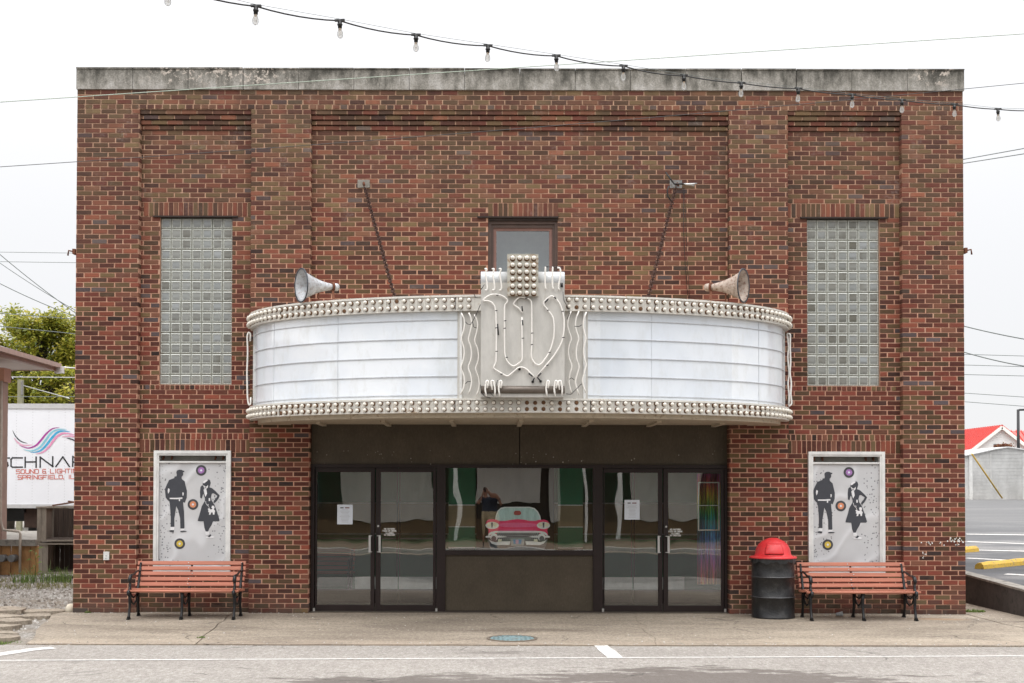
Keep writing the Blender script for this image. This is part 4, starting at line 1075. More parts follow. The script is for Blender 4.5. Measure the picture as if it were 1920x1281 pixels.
# neon
def tubeobj(name, pts, r, parent, Y, res=3):
    """smooth the traced polyline a little"""
    P = [Vector((U(px, py, Y).x, Y, U(px, py, Y).z)) for px, py in pts]
    out = [P[0]]
    for i in range(1, len(P)-1):
        a, c = P[i-1], P[i+1]; d1 = min(.04, (P[i]-a).length*.35); d2 = min(.04, (c-P[i]).length*.35)
        s = P[i]+(a-P[i]).normalized()*d1; e = P[i]+(c-P[i]).normalized()*d2
        for k in range(res+1): t = k/res; out.append(s*(1-t)**2 + P[i]*2*t*(1-t) + e*t*t)
    out.append(P[-1]); b = MB(); b.tube(out, r, 7); return b.build(name, NEON, parent), out
def A_(x, y): return (860+x/7.116, 460+y/7.116)
def B_(x, y): return (860+x/7.116, 620+y/7.116)
YN = YS-.035
w1 = [A_(845,960), A_(845,1139), B_(850,395), B_(800,440), B_(740,478), B_(690,460), B_(640,400), B_(615,320), B_(612,140), A_(612,1000), A_(612,800), A_(652,755), A_(650,725), A_(610,690), A_(560,665), A_(490,655), A_(430,660), A_(370,690), A_(315,740), A_(380,740), A_(440,760), A_(480,810), A_(495,870), A_(505,1139), B_(500,430), B_(455,500), B_(620,600), B_(660,610), B_(730,550), B_(800,490), B_(850,490), B_(900,510), B_(960,570), B_(1012,622)]
w2 = [A_(853,905), A_(830,870), A_(790,830), A_(725,790), A_(755,740), A_(810,690), A_(860,695), A_(940,715), A_(973,755), A_(978,1280), B_(968,340), B_(985,400), B_(1030,450), B_(1070,462), B_(1110,440), B_(1200,310), B_(1240,210), B_(1270,100), A_(1277,1100), A_(1265,980), A_(1235,920), A_(1120,780), A_(1170,720), A_(1240,670), A_(1300,710), A_(1350,780), A_(1390,890), A_(1410,1010), A_(1405,1139), B_(1385,130), B_(1340,230), B_(1270,340), B_(1180,450), B_(1030,625)]
for w in (w1, w2):
    o, pts = tubeobj('neon_letter_tube', w, .0098, cs, YN)
# black paint-out ends, clips and leads
b = MB()
for px, py in (A_(500,875), A_(500,1105), A_(612,1110), A_(620,1010), A_(978,1175), A_(1385,885), A_(900,710), A_(515,668), B_(505,280), B_(1395,95), B_(975,190), B_(1210,295), B_(1180,465), B_(855,105), B_(640,360), B_(570,583), A_(1190,870)):
    q = U(px, py, YN); b.tube([(q.x-.012, YN-.006, q.z), (q.x+.016, YN-.006, q.z+.004)], .006, 6); b.bar((q.x, YN, q.z), (q.x, YS, q.z), .006, .006)
for p, q in ((A_(845,815),A_(850,880)), (A_(850,1000),A_(856,1070)), (B_(935,572),B_(985,612)), (B_(1100,570),B_(1060,612)), (A_(1150,765),A_(1195,722)), (A_(1275,690),A_(1300,715)), (B_(1010,630),B_(990,680)), (B_(1050,625),B_(1092,675)), (A_(520,1050),A_(530,1200))):
    u, v = U(*p, YN), U(*q, YN); b.tube([(u.x, YN-.008, u.z), (v.x, YN-.008, v.z)], .009, 6)
for p in (B_(988,682), B_(1093,677), B_(812,515)): u = U(*p, YS-.01); b.tube([(u.x, YS, u.z), (u.x, YS-.02, u.z)], .016, 10)
b.build('tube_clips', BLACKIRON, cs)['kind'] = 'stuff'
YW = -2.01
sq = []
sq.append([A_(35,905),A_(70,970),A_(82,1040),A_(70,1130),B_(30,110),B_(70,220),B_(75,310),B_(60,400),B_(25,495),B_(70,600),B_(80,690),B_(65,770),B_(25,855)])
sq.append([A_(135,900),A_(165,970),A_(175,1050),A_(160,1130),B_(125,120),B_(165,220),B_(172,330),B_(160,400),B_(122,490),B_(165,600),B_(175,690),B_(160,770),B_(130,850)])
sq.append([A_(210,925),A_(245,1000),A_(258,1060),A_(245,1150),B_(208,140),B_(255,240),B_(268,340),B_(255,420),B_(220,510),B_(265,620),B_(278,720),B_(262,800),B_(235,865)])
sq.append([A_(1500,880),A_(1470,950),A_(1450,1050),A_(1465,1130),B_(1507,105),B_(1475,190),B_(1460,280),B_(1475,380),B_(1517,470),B_(1480,590),B_(1470,680),B_(1485,760),B_(1510,840)])
sq.append([A_(1605,880),A_(1565,970),A_(1555,1080),A_(1575,1160),B_(1607,105),B_(1575,200),B_(1565,290),B_(1575,390),B_(1612,480),B_(1580,590),B_(1555,680),B_(1575,770),B_(1605,855)])
sq.append([A_(1705,890),A_(1670,980),A_(1660,1070),A_(1675,1160),B_(1702,100),B_(1670,200),B_(1665,300),B_(1685,400),B_(1705,455),B_(1665,600),B_(1650,670),B_(1670,760),B_(1700,830)])
for s_ in sq: tubeobj('neon_wave_tube', s_, .0095, mq, YW-.02)
b = MB()
for pts in ([A_(90,1020),A_(115,1050),A_(155,1060),A_(190,1010),A_(245,900),A_(290,790)], [A_(205,650),A_(225,700),A_(250,690)], [A_(185,1020),A_(200,1090),A_(240,1105)], [A_(290,600),A_(345,525)], [B_(290,720),B_(300,820),B_(350,880),B_(430,900)], [B_(1430,845),B_(1500,850),B_(1640,710)], [A_(1390,620),A_(1405,740),A_(1470,850),A_(1480,910),A_(1445,990)], [B_(1475,650),B_(1505,630),B_(1545,660)], [B_(90,710),B_(120,680),B_(160,680)], [A_(1545,1080),A_(1600,1085),A_(1650,1060)], [B_(1200,770),B_(1240,790),B_(1290,760),B_(1340,800)], [B_(370,840),B_(420,830),B_(470,880),B_(500,800)], [B_(490,760),B_(520,660)]):
    b.tube([U(px, py, -2.19) for px, py in pts], .0045, 5)
b.build('lead_wires', BLACKWIRE, mq)['kind'] = 'stuff'
# J-shaped tubes over the rolls
YJ = YS-.035
for k, (dx, s_) in enumerate(((0,1),(97,1),(190,1),(785,-1),(883,-1),(975,-1))):
    if s_ == 1: pts = [A_(345+dx,318), A_(378+dx,312), A_(362+dx,360), A_(358+dx,400), A_(372+dx,470), A_(385+dx,560), A_(375+dx,600), A_(350+dx,600)]
    else: pts = [A_(350+dx+24,296), A_(365+dx+8,292), A_(370+dx-2,400), A_(368+dx,560), A_(385+dx,590)] if k < 5 else [A_(1315,300), A_(1350,300), A_(1362,350), A_(1352,440), A_(1335,540), A_(1335,585), A_(1352,595)]
    tubeobj('neon_roll_tube', pts, .011, cs, YJ)
for dx in (0, 78, 180, 812, 920, 975):
    f_ = -1 if dx in (78, 975) else 1
    if f_ == 1: pts = [B_(380+dx,770), B_(398+dx,690), B_(385+dx,667), B_(368+dx,675), B_(352+dx,780), B_(370+dx,880)]
    else: pts = [B_(372+dx,790), B_(352+dx,690), B_(370+dx,667), B_(390+dx,675), B_(408+dx,780), B_(405+dx,870)]
    tubeobj('neon_roll_tube', pts, .011, cs, YJ-.02)
b = MB()
u, v = U(*A_(1375,505), YJ), U(*A_(1375,560), YJ); b.tube([u, v], .016, 8)
u = U(*A_(1150,290), YJ); v = U(*A_(1370,300), YJ); b.tube([u, (u+v)/2+Vector((0,0,.006)), v], .004, 5)
b.build('tube_clips', BLACKIRON, cs)['kind'] = 'stuff'
# neon loops at both ends
for (px, Y, sgn, nm) in ((466.5, -.28, 1, 0), (1480.5, -.28, -1, 0)):
    if sgn == 1: pts = [(469,640),(470,626),(466,623),(463.5,630),(464.5,660),(463,700),(464,745),(466,760),(470,758),(470,745)]; tubeobj('neon_end_tube', pts, .0115, mq, Y)
    else:
        tubeobj('neon_end_tube', [(1476,626),(1479,650),(1477,670),(1480,700),(1477.5,718),(1480,745),(1479,760)], .0115, mq, Y)
        tubeobj('neon_end_tube', [(1476,626),(1482,626),(1481.5,650),(1482.5,680),(1481,700),(1484,718),(1482.5,740),(1485,758),(1479,762)], .0115, mq, Y-.02)
b = MB()
for px, pys in ((470,(638,737,757)),(1477,(636,730,750))):
    for py in pys: q = U(px, py, -.24); b.box(q.x-.012, q.x+.02, -.26, -.18, q.z-.012, q.z+.012)
b.build('tube_clips', SOCKETRUST, mq)['kind'] = 'stuff'

# ---- horn loudspeakers on the marquee edge
def horn(x, y, z, sgn, mat, lab):
    t_ = thing('horn_speaker', (x, y, 4.13), lab, 'loudspeaker', 'horn speakers on the marquee')
    # axis along x towards sgn
    M = Matrix.Translation((x, y, z)) @ Matrix.Rotation(sgn*math.radians(90), 4, 'Y') @ Matrix.Rotation(math.radians(6), 4, 'X')
    M = Matrix.Translation((x, y, z)) @ Matrix.Rotation(math.radians(-31*sgn), 4, 'Z') @ Matrix.Rotation(sgn*math.radians(92), 4, 'Y')
    prof = [(.040,-.25),(.044,-.22),(.052,-.18),(.070,-.10),(.098,-.02),(.132,.06),(.170,.13),(.200,.172),(.212,.185),(.205,.186),(.160,.125),(.125,.06),(.090,-.02),(.062,-.10),(.03,-.2),(0,-.21)]
    prof = [(r*.98, h) for r, h in prof]
    b = MB(); b.lathe(prof, 28, M); b.build('bell', mat, t_)
    b = MB(); b.lathe([(.205,.176),(.222,.180),(.222,.194),(.203,.190)], 28, M); b.build('rim', pm('dark_rim', (.06,.065,.075), .5, .2, .3, 30), t_)
    b = MB(); b.lathe([(.0,-.345),(.030,-.338),(.048,-.32),(.052,-.285),(.046,-.262),(.036,-.255)], 16, M); b.build('driver', mat, t_)
    b = MB(); b.lathe([(.044,-.262),(.062,-.262),(.062,-.235),(.044,-.235)], 16, M)
    b.bar(M @ Vector((0,0,-.25)), Vector((x-sgn*.25, y, 4.105)), .03, .012); b.bar(M @ Vector((0,0,-.05)), Vector((x-sgn*.05, y, 4.105)), .02, .012)
    b.build('bracket', RUST, t_)
YH = -1.25
q = U(596, 536.5, YH); horn(q.x-.04, YH, q.z, -1, FLAP, 'pale grey horn speaker at the left end of the marquee top, facing left')
q = U(1362, 537, YH); horn(q.x+.04, YH, q.z, 1, FLAPR, 'rust streaked horn speaker at the right end of the marquee top, facing right')

# ---- chains and their wall brackets
CHAINM = pm('dark_rusty_chain', (.055,.024,.016), .85, .2, .4, 30, .3)
def chain(pa, pb, lab, bpx, big):
    t_ = thing('support_chain', pa, lab, 'chain', 'chains holding the marquee')
    b = MB(); d = Vector(pb)-Vector(pa); L = d.length; n = int(L/.052); d.normalize()
    s1 = d.cross(Vector((0,1,0))).normalized(); s2 = d.cross(s1)
    for i in range(n):
        c = Vector(pa)+d*(i+.5)*L/n; s = (s1+s2*.3).normalized() if i % 2 else (s2-s1*.3).normalized(); h, w = .036, .021
        pts = [c+d*h+s*0, c+d*h*.7+s*w, c-d*h*.7+s*w, c-d*h, c-d*h*.7-s*w, c+d*h*.7-s*w, c+d*h]
        b.tube(pts, .0075, 5, False)
    b.build('links', CHAINM, t_)['kind'] = 'stuff'
    b = MB(); q = U(*bpx, REC); y = REC
    b.box(q.x-.085, q.x+.085, y-.02, y+.02, q.z-.055, q.z+.055)
    b.build('wall_plate', CONC if not big else GREYPLATE, t_)
    b = MB(); b.tube([(q.x+.0, y-.02, q.z), (q.x+.01, y-.10, q.z-.01), (q.x+.02, y-.11, q.z-.05)], .016, 8); b.build('eye_bolt', RUST, t_)
    return t_
GREYPLATE = pm('galvanised_plate', (.25,.25,.24), .5, .4, .3, 20, .3, dirt=(.10,.05,.03), dirt_amt=.8)
qa = U(684, 352, REC-.11); qb = U(741, 556, -1.72); chain(tuple(qa), (qb.x, -1.72, 4.10), 'rusty support chain slanting from the left wall bracket down to the marquee', (682,345), False)
qa = U(1267, 352, REC-.11); qb = U(1214, 556, -1.72); t2 = chain(tuple(qa), (qb.x, -1.72, 4.10), 'rusty support chain from the right wall bracket, with cable clamp and loose black cable', (1267,346), True)
b = MB(); Y = -.02
b.tube([U(px,py,Y) for px,py in ((1248,323),(1258,337),(1264,345),(1275,345),(1282,345))], .012, 6)
b.tube([U(px,py,-.1) for px,py in ((1254,349),(1251,358),(1252,368),(1259,378))], .011, 6)
b.build('loose_cable', BLACKWIRE, t2)
b = MB(); b.tube([U(px,py,.0) for px,py in ((1281,345),(1290,346),(1297,346),(1307,344))], [.012,.018,.02,.008], 6); b.tube([U(px,py,.0) for px,py in ((1290,347),(1302,349))], .008, 5); b.build('cable_clamp', ALUM, t2)
b = MB(); b.tube([U(px,py,REC-.006) for px,py in ((1281,352),(1282,440),(1285,500),(1290,560))], .0035, 5); b.tube([U(px,py,REC-.006) for px,py in ((1283,352),(1287,440),(1289,500),(1293,560))], .0025, 5)
tag(b.build('wall_cable', BLACKWIRE), 'pair of thin dark cables running down the brick from the right bracket', 'cable')

# ================================================================== POSTER CASES
def vinyl(parent, cx, cz, r, col, Y):
    for k, (rr, m_, nm) in enumerate(((1.0, VBLACK, 'record_disc'), (.74, VGREY, 'record_groove'), (.60, col, 'record_label'), (.2, PAPER, 'record_centre'))):
        b = MB(); n = 28; b.prism([(cx+r*rr*math.cos(2*PI*i/n), cz+r*rr*math.sin(2*PI*i/n)) for i in range(n)], Y-.0012*(k+1), Y); b.build(nm, m_, parent)
VBLACK = pm('vinyl_black', (.045,.045,.05), .5); VGREY = pm('vinyl_groove', (.075,.075,.08), .4)
LABP = pm('purple_label', (.33,.16,.40), .7, 0, .4, 60); LABO = pm('orange_label', (.62,.24,.12), .7, 0, .3, 60); LABY = pm('yellow_label', (.58,.42,.06), .7, 0, .3, 60)
SILH = pm('silhouette_print', (.042,.045,.055), .55, 0, .15, 12)
def backing():
    t = NT('dotted_backing_film'); P = t.pos(); s = t.obj()
    vo = t.n('ShaderNodeTexVoronoi'); vo.inputs['Scale'].default_value = 26; t.l(t.pos((1,.01,1)), vo.inputs['Vector'])
    k = t.ramp(vo.outputs[0], [(.22, 1.0), (.30, 0.0)])
    at = t.n('ShaderNodeAttribute', attribute_name='edge'); m = t.ramp(at.outputs['Fac'], [(.05, 1.0), (.34, 0.0)])
    k = t.math('MULTIPLY', k, t.math('GREATER_THAN', t.math('MULTIPLY', m, 1.3), t.xyz(vo.outputs['Color'])[0]))
    c = t.mix(t.math('MULTIPLY', k, .8), t.ramp(t.noise(2, 4, P), [(.3, (.50,.505,.515)), (.7, (.57,.573,.58))]), (.13,.13,.145))
    w = t.n('ShaderNodeTexWave', wave_type='BANDS', bands_direction='DIAGONAL'); w.inputs['Scale'].default_value = 1.1; w.inputs['Distortion'].default_value = 9; w.inputs['Detail'].default_value = 2; w.inputs['Detail Scale'].default_value = 1.2
    t.l(t.pos((1,1,-.8)), w.inputs['Vector'])
    c = t.mix(t.math('MULTIPLY', t.math('POWER', w.outputs[0], 9.0), .5), c, (.72,.73,.75))  # pale streaks: highlights of the film painted into its colour
    return t.bsdf(c, .22, 0, t.math('POWER', w.outputs[0], 3.0), .6, .012, .6)
BACK = backing()
MAN = [(294,272),(297,254),(310,242),(330,237),(352,240),(364,247),(382,251),(381,264),(366,266),(370,284),(366,300),(352,316),(353,338),(385,365),(395,410),(410,470),(408,540),(385,600),(372,590),(368,600),(378,700),(383,870),(375,880),(338,880),(335,770),(315,680),(293,635),(285,690),(272,770),(273,860),(232,862),(233,760),(225,640),(218,585),(195,565),(178,540),(170,450),(190,400),(215,350),(270,330),(275,312),(296,310),(299,290)]
WOMAN = [(583,375),(600,362),(625,350),(640,340),(660,350),(670,380),(662,410),(655,430),(685,440),(720,470),(768,520),(755,550),(735,580),(712,602),(700,595),(705,575),(730,545),(742,522),(700,495),(682,500),(672,540),(680,575),(710,620),(735,690),(768,790),(755,802),(695,802),(680,840),(655,880),(640,915),(615,912),(600,870),(592,802),(540,800),(527,795),(555,700),(570,640),(605,580),(607,555),(590,500),(582,515),(572,552),(555,545),(552,480),(558,425),(575,408),(585,415),(590,435),(582,400)]
def poster(pxa, pxb, pya, pyb, off, lab, droopy):
    """wall case; off maps crop pixels of the left case onto this one"""
    xa, xb = XR(pxa, 950), XR(pxb, 950); z1_ = U(pxa, pya, REC).z; z0_ = U(pxa, pyb, REC).z
    t_ = thing('poster_case', ((xa+xb)/2, REC, z0_), lab, 'poster case', 'poster cases on the theater wall')
    def f(x, y): 
        q = U(off[0]+x*off[2], off[1]+y*off[3], REC-.01); return (q.x, q.z)
    b = MB(); w = .042; y0 = REC-.055; y1 = REC+.14
    b.box(xa, xa+w, y0, y1, z0_, z1_); b.box(xb-w, xb, y0, y1, z0_, z1_); b.box(xa+w, xb-w, y0, y1, z1_-w, z1_); b.box(xa+w, xb-w, y0, y1, z0_, z0_+w)
    for d, yy in ((.048, y0+.012),):
        b.box(xa+w, xa+w+.026, yy, y1, z0_+w, z1_-w); b.box(xb-w-.026, xb-w, yy, y1, z0_+w, z1_-w); b.box(xa+w+.026, xb-w-.026, yy, y1, z1_-w-.026, z1_-w-.0005)
    b.build('frame', WHITEPAINT, t_)
    zi = z1_-w-.03
    b = MB(); b.box(xa+w, xb-w, REC+.10, REC+.14, zi-.12, zi); b.build('lamp_recess', pm('recess_grey', (.30,.29,.26), .7), t_)
    b = MB(); b.box(xa+w+.026, xb-w-.026, REC-.03, REC+.0, zi-.098, zi-.075); b.build('cross_rail', WHITEPAINT, t_)
    b = MB()
    for fx in (.21, .78, .88, .1): x = xa+(xb-xa)*fx; b.box(x-.008, x+.008, REC+.04, REC+.099, zi-.035, zi-.004); b.box(x-.014, x+.010, REC+.04, REC+.052, zi-.055, zi-.036)
    b.build('lamp_clip', RUST, t_)
    # backing, slightly rumpled
    b = MB(); nx, ny = 14, 22; px0, px1, pz0, pz1 = xa+w+.027, xb-w-.027, z0_+w+.004, zi-.10; ed = []
    for j in range(ny+1):
        for i in range(nx+1):
            fx, fz = i/nx, j/ny; b.v.append((px0+(px1-px0)*fx, REC-.004+.0, pz0+(pz1-pz0)*fz)); ed.append(min(fx, 1-fx)+.06*math.sin(fz*9)+(.0))
    for j in range(ny):
        for i in range(nx): k = j*(nx+1)+i; b.face((k, k+1, k+nx+2, k+nx+1))
    ob_ = b.build('backing_film', BACK, t_); at = ob_.data.attributes.new('edge', 'FLOAT', 'POINT'); at.data.foreach_set('value', ed)
    Y = REC-.0065
    def flat(name, pts, m_, k=0): b = MB(); b.prism([f(*p) for p in pts], Y-.001*(k+1), Y+.001); b.build(name, m_, t_)
    flat('man_silhouette', MAN, SILH); flat('woman_silhouette', WOMAN, SILH)
    W2 = WHITEPAINT2
    for p in ([(222,545),(300,545),(360,540),(360,557),(300,560),(222,558)], [(322,560),(337,560),(334,582),(322,580)], [(232,865),(272,865),(270,898),(228,895)], [(340,882),(380,882),(384,900),(340,905)], [(205,440),(222,450),(218,480),(205,500),(200,470)], [(362,485),(375,490),(372,520),(362,520)]): flat('man_print', p, W2, 1)
    for p in ([(210,905),(240,898),(268,900),(265,920),(225,915)], [(338,908),(370,905),(408,908),(400,916),(340,920)]): flat('shoe_print', p, SILH, 2)
    for p in ([(582,385),(592,365),(615,350),(645,345),(630,362),(600,385)], [(588,405),(612,420),(640,405),(640,430),(620,450),(600,445)], [(592,455),(620,440),(630,500),(612,535),(598,490)], [(648,548),(664,548),(664,580),(648,580)],
              [(645,680),(638,665),(655,655),(665,672),(680,670),(690,668),(678,650),(685,630),(705,632),(712,650),(705,670),(718,688),(712,710),(710,728),(695,728),(690,705),(675,705),(668,728),(650,730),(655,705),(642,700)],
              [(612,915),(650,912),(655,945),(625,955),(612,945)], [(612,975),(660,960),(700,965),(712,975),(690,985),(620,982)]): flat('woman_print', p, W2, 1)
    for p in ([(600,408),(612,416),(636,408),(628,420),(612,424),(602,418)], [(635,970),(665,942),(678,955),(660,975)], [(596,430),(625,430),(610,440)]): flat('woman_print', p, SILH, 2)
    b = MB(); Yl = Y-.003
    pts = [(615,582),(618,605),(630,625),(640,632),(648,620),(640,612),(636,625),(650,645),(655,660)]
    b.tube([Vector((f(*p)[0], Yl, f(*p)[1])) for p in pts], .0035, 4); b.build('leash_print', W2, t_)
    r_ = .074
    for (x, y), m_ in (((566,245),LABP), ((476,617),LABO), ((331,1046),LABY)): q = f(x, y); vinyl(t_, q[0], q[1], r_, m_, Y)
WHITEPAINT2 = pm('white_print', (.70,.70,.71), .6)
k = 1/5.823
poster(289.5, 433.5, 845, 1072, (280, 840, k, k), 'white framed wall case with silhouettes of a man and woman behind the left bench', True)
# right case: man's cap top at (1553,889); scaled slightly smaller
poster(1514.5, 1657.5, 847, 1076, (280+1552-340*k*1.0+.0-277.5+.0, 840+4.5, k*.985, k*.985), 'white framed wall case with man and woman silhouettes behind the right bench', False)
# ================================================================== BENCHES
SLAT = pm('salmon_painted_slat', (.44,.165,.105), .55, 0, .22, 5, .2, stretch=(.25,4,4))
def bench(x, y, rz, lab, sx=1.0):
    """front faces -y; origin on the ground under the middle"""
    t_ = thing('park_bench', (x, y, 0), lab, 'bench', 'slatted benches against the theater', local=True); t_.rotation_euler = (0, 0, rz)
    hw = .738
    rb_ = random.Random(4)
    # backrest slats lean back: z .42 -> .74, y .10 -> .20
    for i in range(5):
        z = .430+i*.0695; yy = .165+i*.028
        b = MB(); M = Matrix.Translation((0, yy, z)) @ Matrix.Rotation(math.radians(-14), 4, 'X') @ Matrix.Rotation(rb_.uniform(-.003,.003), 4, 'Y')
        w = hw+rb_.uniform(-.005,.005); h = .0262
        c = .005; b.v = []; 
        b.box(-w, w, -.012, .010, -h, h, M); b.box(-w+.004, w-.004, -.016, -.0122, -h+.005, h-.005, M)
        s = b.build('slat', SLAT, t_)
        b = MB()
        for bx in (-.68, rb_.uniform(-.07,.05), .68): b.lathe([(0,.0),(.008,.0),(.008,.004),(0,.005)], 8, M @ Matrix.Translation((bx, -.0165, 0)) @ Matrix.Rotation(math.radians(90), 4, 'X'))
        b.build('bolt', ALUM, s)
    for i, (yy, z) in enumerate(((-.275,.375),(-.20,.388),(-.125,.385),(-.05,.375),(.02,.365),(.09,.362))):
        b = MB(); b.box(-hw-.015, hw+.015, yy-.028, yy+.028, z-.014, z+.012); 
        if i == 0: b.tube([(-hw-.015, yy-.02, z-.002), (hw+.015, yy-.02, z-.002)], .0165, 8)
        b.build('slat', SLAT, t_)
    for k, xx in enumerate((-.69, .0, .69)):
        b = MB(); xx_ = xx; bk = 0 if xx else .038
        def T(pts, r, n=7): b.tube([(xx_+p[2] if len(p) > 2 else xx_, p[0], p[1]) for p in pts], r, n)
        # front leg, back leg, seat rail, back upright, scroll
        T([(-.26,.35),(-.245,.26),(-.255,.15),(-.285,.05),(-.30,.012)], [.026,.022,.017,.018,.027])
        T([(.10,.35),(.12,.26),(.125,.15),(.15,.05),(.165,.012)], [.026,.022,.017,.018,.027])
        T([(-.29,.352),(-.15,.36),(.0,.345),(.11,.345),(.15+bk,.42),(.20+bk,.56),(.255+bk,.715)], [.02,.02,.02,.022,.020,.018,.014])
        T([(-.25,.30),(-.15,.21),(-.06,.18),(.03,.21),(.11,.30)], .013)
        T([(-.20,.33),(-.10,.27),(.03,.29),(.09,.33)], .010)
        b.box(xx_-.02, xx_+.02, -.33, -.27, 0, .016); b.box(xx_-.02, xx_+.02, .135, .195, 0, .016)
        if xx:
            o_ = .018 if xx > 0 else -.018
            T([(.20,.60),(.13,.615),(.02,.60),(-.08,.575),(-.17,.575),(-.235,.56),(-.265,.51),(-.245,.475),(-.215,.49)], [.012,.014,.014,.014,.018,.026,.026,.018,.012])
            T([(-.25,.50),(-.24,.43),(-.27,.375),(-.31,.37),(-.32,.335),(-.295,.31)], [.018,.017,.022,.026,.022,.014])
            
        b.build('leg_frame', BLACKIRON, t_)
    return t_
q = UZ(346, 1158); qc = UZ(1613, 1154)
b1 = bench(U(349, 1100, -.62).x, -.58, .0, 'salmon slatted bench with black iron frame under the left poster case')
b2 = bench(U(1609, 1100, -.62).x, -.56, math.radians(.8), 'salmon slatted bench with black iron frame beside the black barrel bin')
b3 = bench(U(625, 1040, 2.6).x-.45, 2.9, 0, 'dim bench standing inside the lobby behind the leftmost door'); b3['group'] = 'lobby bench'
# ================================================================== BARREL BIN
bx, by = U(1449.5, 1100, -.42).x, -.42
bn = thing('barrel_bin', (bx, by, 0), 'dented black steel drum trash bin with a red dome lid', 'trash bin', local=True)
DRUM = pm('scuffed_black_drum', (.011,.011,.012), .34, .0, .5, 6, .5, dirt=(.05,.048,.046), dirt_amt=.6, bd=.008)
RED = pm('faded_red_plastic', (.62,.030,.035), .42, 0, .2, 4, .1, dirt=(.48,.10,.09), dirt_amt=.4)
R_ = .283
b = MB(); b.lathe([(0,0),(R_,0),(R_+.006,.008),(R_+.006,.02),(R_,.028),(R_,.265),(R_+.004,.270),(R_+.012,.278),(R_+.004,.287),(R_,.292),(R_,.535),(R_+.004,.540),(R_+.012,.548),(R_+.004,.557),(R_,.562),(R_,.79),(R_+.006,.796),(R_+.006,.808),(R_-.01,.808)], 40)
rr_ = random.Random(8)
for i, v in enumerate(b.v):
    a = math.atan2(v[1], v[0]); k = 1+.010*math.sin(3*a+v[2]*9)*math.sin(v[2]*11+a)+.005*math.sin(7*a+v[2]*23)
    if .03 < v[2] < .78: b.v[i] = (v[0]*k, v[1]*k, v[2])
b.build('drum', DRUM, bn)
b = MB()
for z in (.283, .553): b.lathe([(R_+.011,z),(R_+.0145,z+.003),(R_+.011,z+.006)], 40)
b.build('worn_hoop', pm('worn_hoop_edge', (.16,.16,.17), .4, .4, .5, 30), bn)
b = MB(); b.lathe([(R_+.03,.800),(R_+.034,.806),(R_+.03,.822),(R_-.03,.832),(R_-.045,.86),(R_-.055,.92),(R_-.085,.98),(R_-.135,1.03),(R_-.20,1.06),(.05,1.072),(0,1.073)], 40); lid = b.build('dome_lid', RED, bn)
# push flap on the front of the dome
b = MB(); fr_ = []
for j in range(9):
    for i in range(13):
        a = math.radians(-128+i*4.9); h = j/8; z = .862+h*.135; r = (R_-.045)+( -.010*h -.055*h*h) + .004
        fr_.append((r*math.cos(a), r*math.sin(a), z))
b.v = fr_; b.smooth = True
for j in range(8):
    for i in range(12): k = j*13+i; b.face((k, k+1, k+14, k+13))
fl = b.build('flap', RED, lid); sm_ = fl.modifiers.new('thick', 'SOLIDIFY'); sm_.thickness = .012; sm_.offset = 1
b = MB(); bd = [fr_[i] for i in range(13)] + [fr_[13*j+12] for j in range(9)] + [fr_[8*13+i] for i in range(12,-1,-1)] + [fr_[13*j] for j in range(8,-1,-1)]
b.tube([tuple(c*.985 if i < 2 else c for i, c in enumerate(p)) for p in bd], .008, 5); b.build('flap_gap', pm('dark_gap', (.05,.006,.006), .8), lid)
b = MB(); p = fr_[8*13+3]; b.lathe([(.0,.0),(.012,0),(.012,.006),(0,.008)], 8, Matrix.Translation((p[0]*1.07, p[1]*1.07, p[2]-.02)) @ Matrix.Rotation(math.radians(80), 4, 'X')); b.build('rivet', BLACKIRON, lid)
b = MB()   # bag edge folded over the rim
n = 60
for i in range(n+1):
    a = 2*PI*i/n; r = R_+.012+.005*math.sin(i*1.7); b.v += [(r*math.cos(a), r*math.sin(a), .800), (r*1.004*math.cos(a), r*1.004*math.sin(a), .745+.016*math.sin(i*.9)+.01*math.sin(i*2.3))]
for i in range(n): b.face((2*i, 2*i+1, 2*i+3, 2*i+2))
b.build('bin_bag', pm('black_plastic_bag', (.018,.018,.019), .3, 0, .4, 30, .5), bn)
# crushed cup on the ground under the right bench
q = U(1573, 1146, -.30)
t_ = thing('plastic_cup', (q.x, -.30, .03), 'clear crushed plastic cup lying under the right bench', 'cup')
b = MB(); M = Matrix.Translation((q.x-.04, -.3, .028)) @ Matrix.Rotation(math.radians(80), 4, 'Y') @ Matrix.Rotation(.4, 4, 'X'); b.lathe([(0,0),(.022,0),(.026,.03),(.030,.07),(.034,.09),(.031,.09),(.026,.05)], 14, M); b.build('cup_body', pm('cloudy_plastic', (.42,.45,.46), .15, 0, .3, 40), t_)
# pale rock by the corner
q = UZ(130, 1151, -.03); b = MB(); rk = random.Random(5); b.smooth = True
prof = [(0,0),(.07,.02),(.085,.07),(.07,.115),(.035,.145),(0,.15)]
b.lathe(prof, 12, Matrix.Translation((q.x+.0, q.y, -.035)) @ Matrix.Rotation(.35, 4, 'Y'))
b.v = [(v[0]+rk.uniform(-.006,.006), v[1]+rk.uniform(-.006,.006), v[2]) for v in b.v]
tag(b.build('pale_rock', pm('pale_stone', (.52,.47,.38), .9, 0, .2, 12, .3)), 'smooth cream rock lying against the left corner of the theater', 'rock')

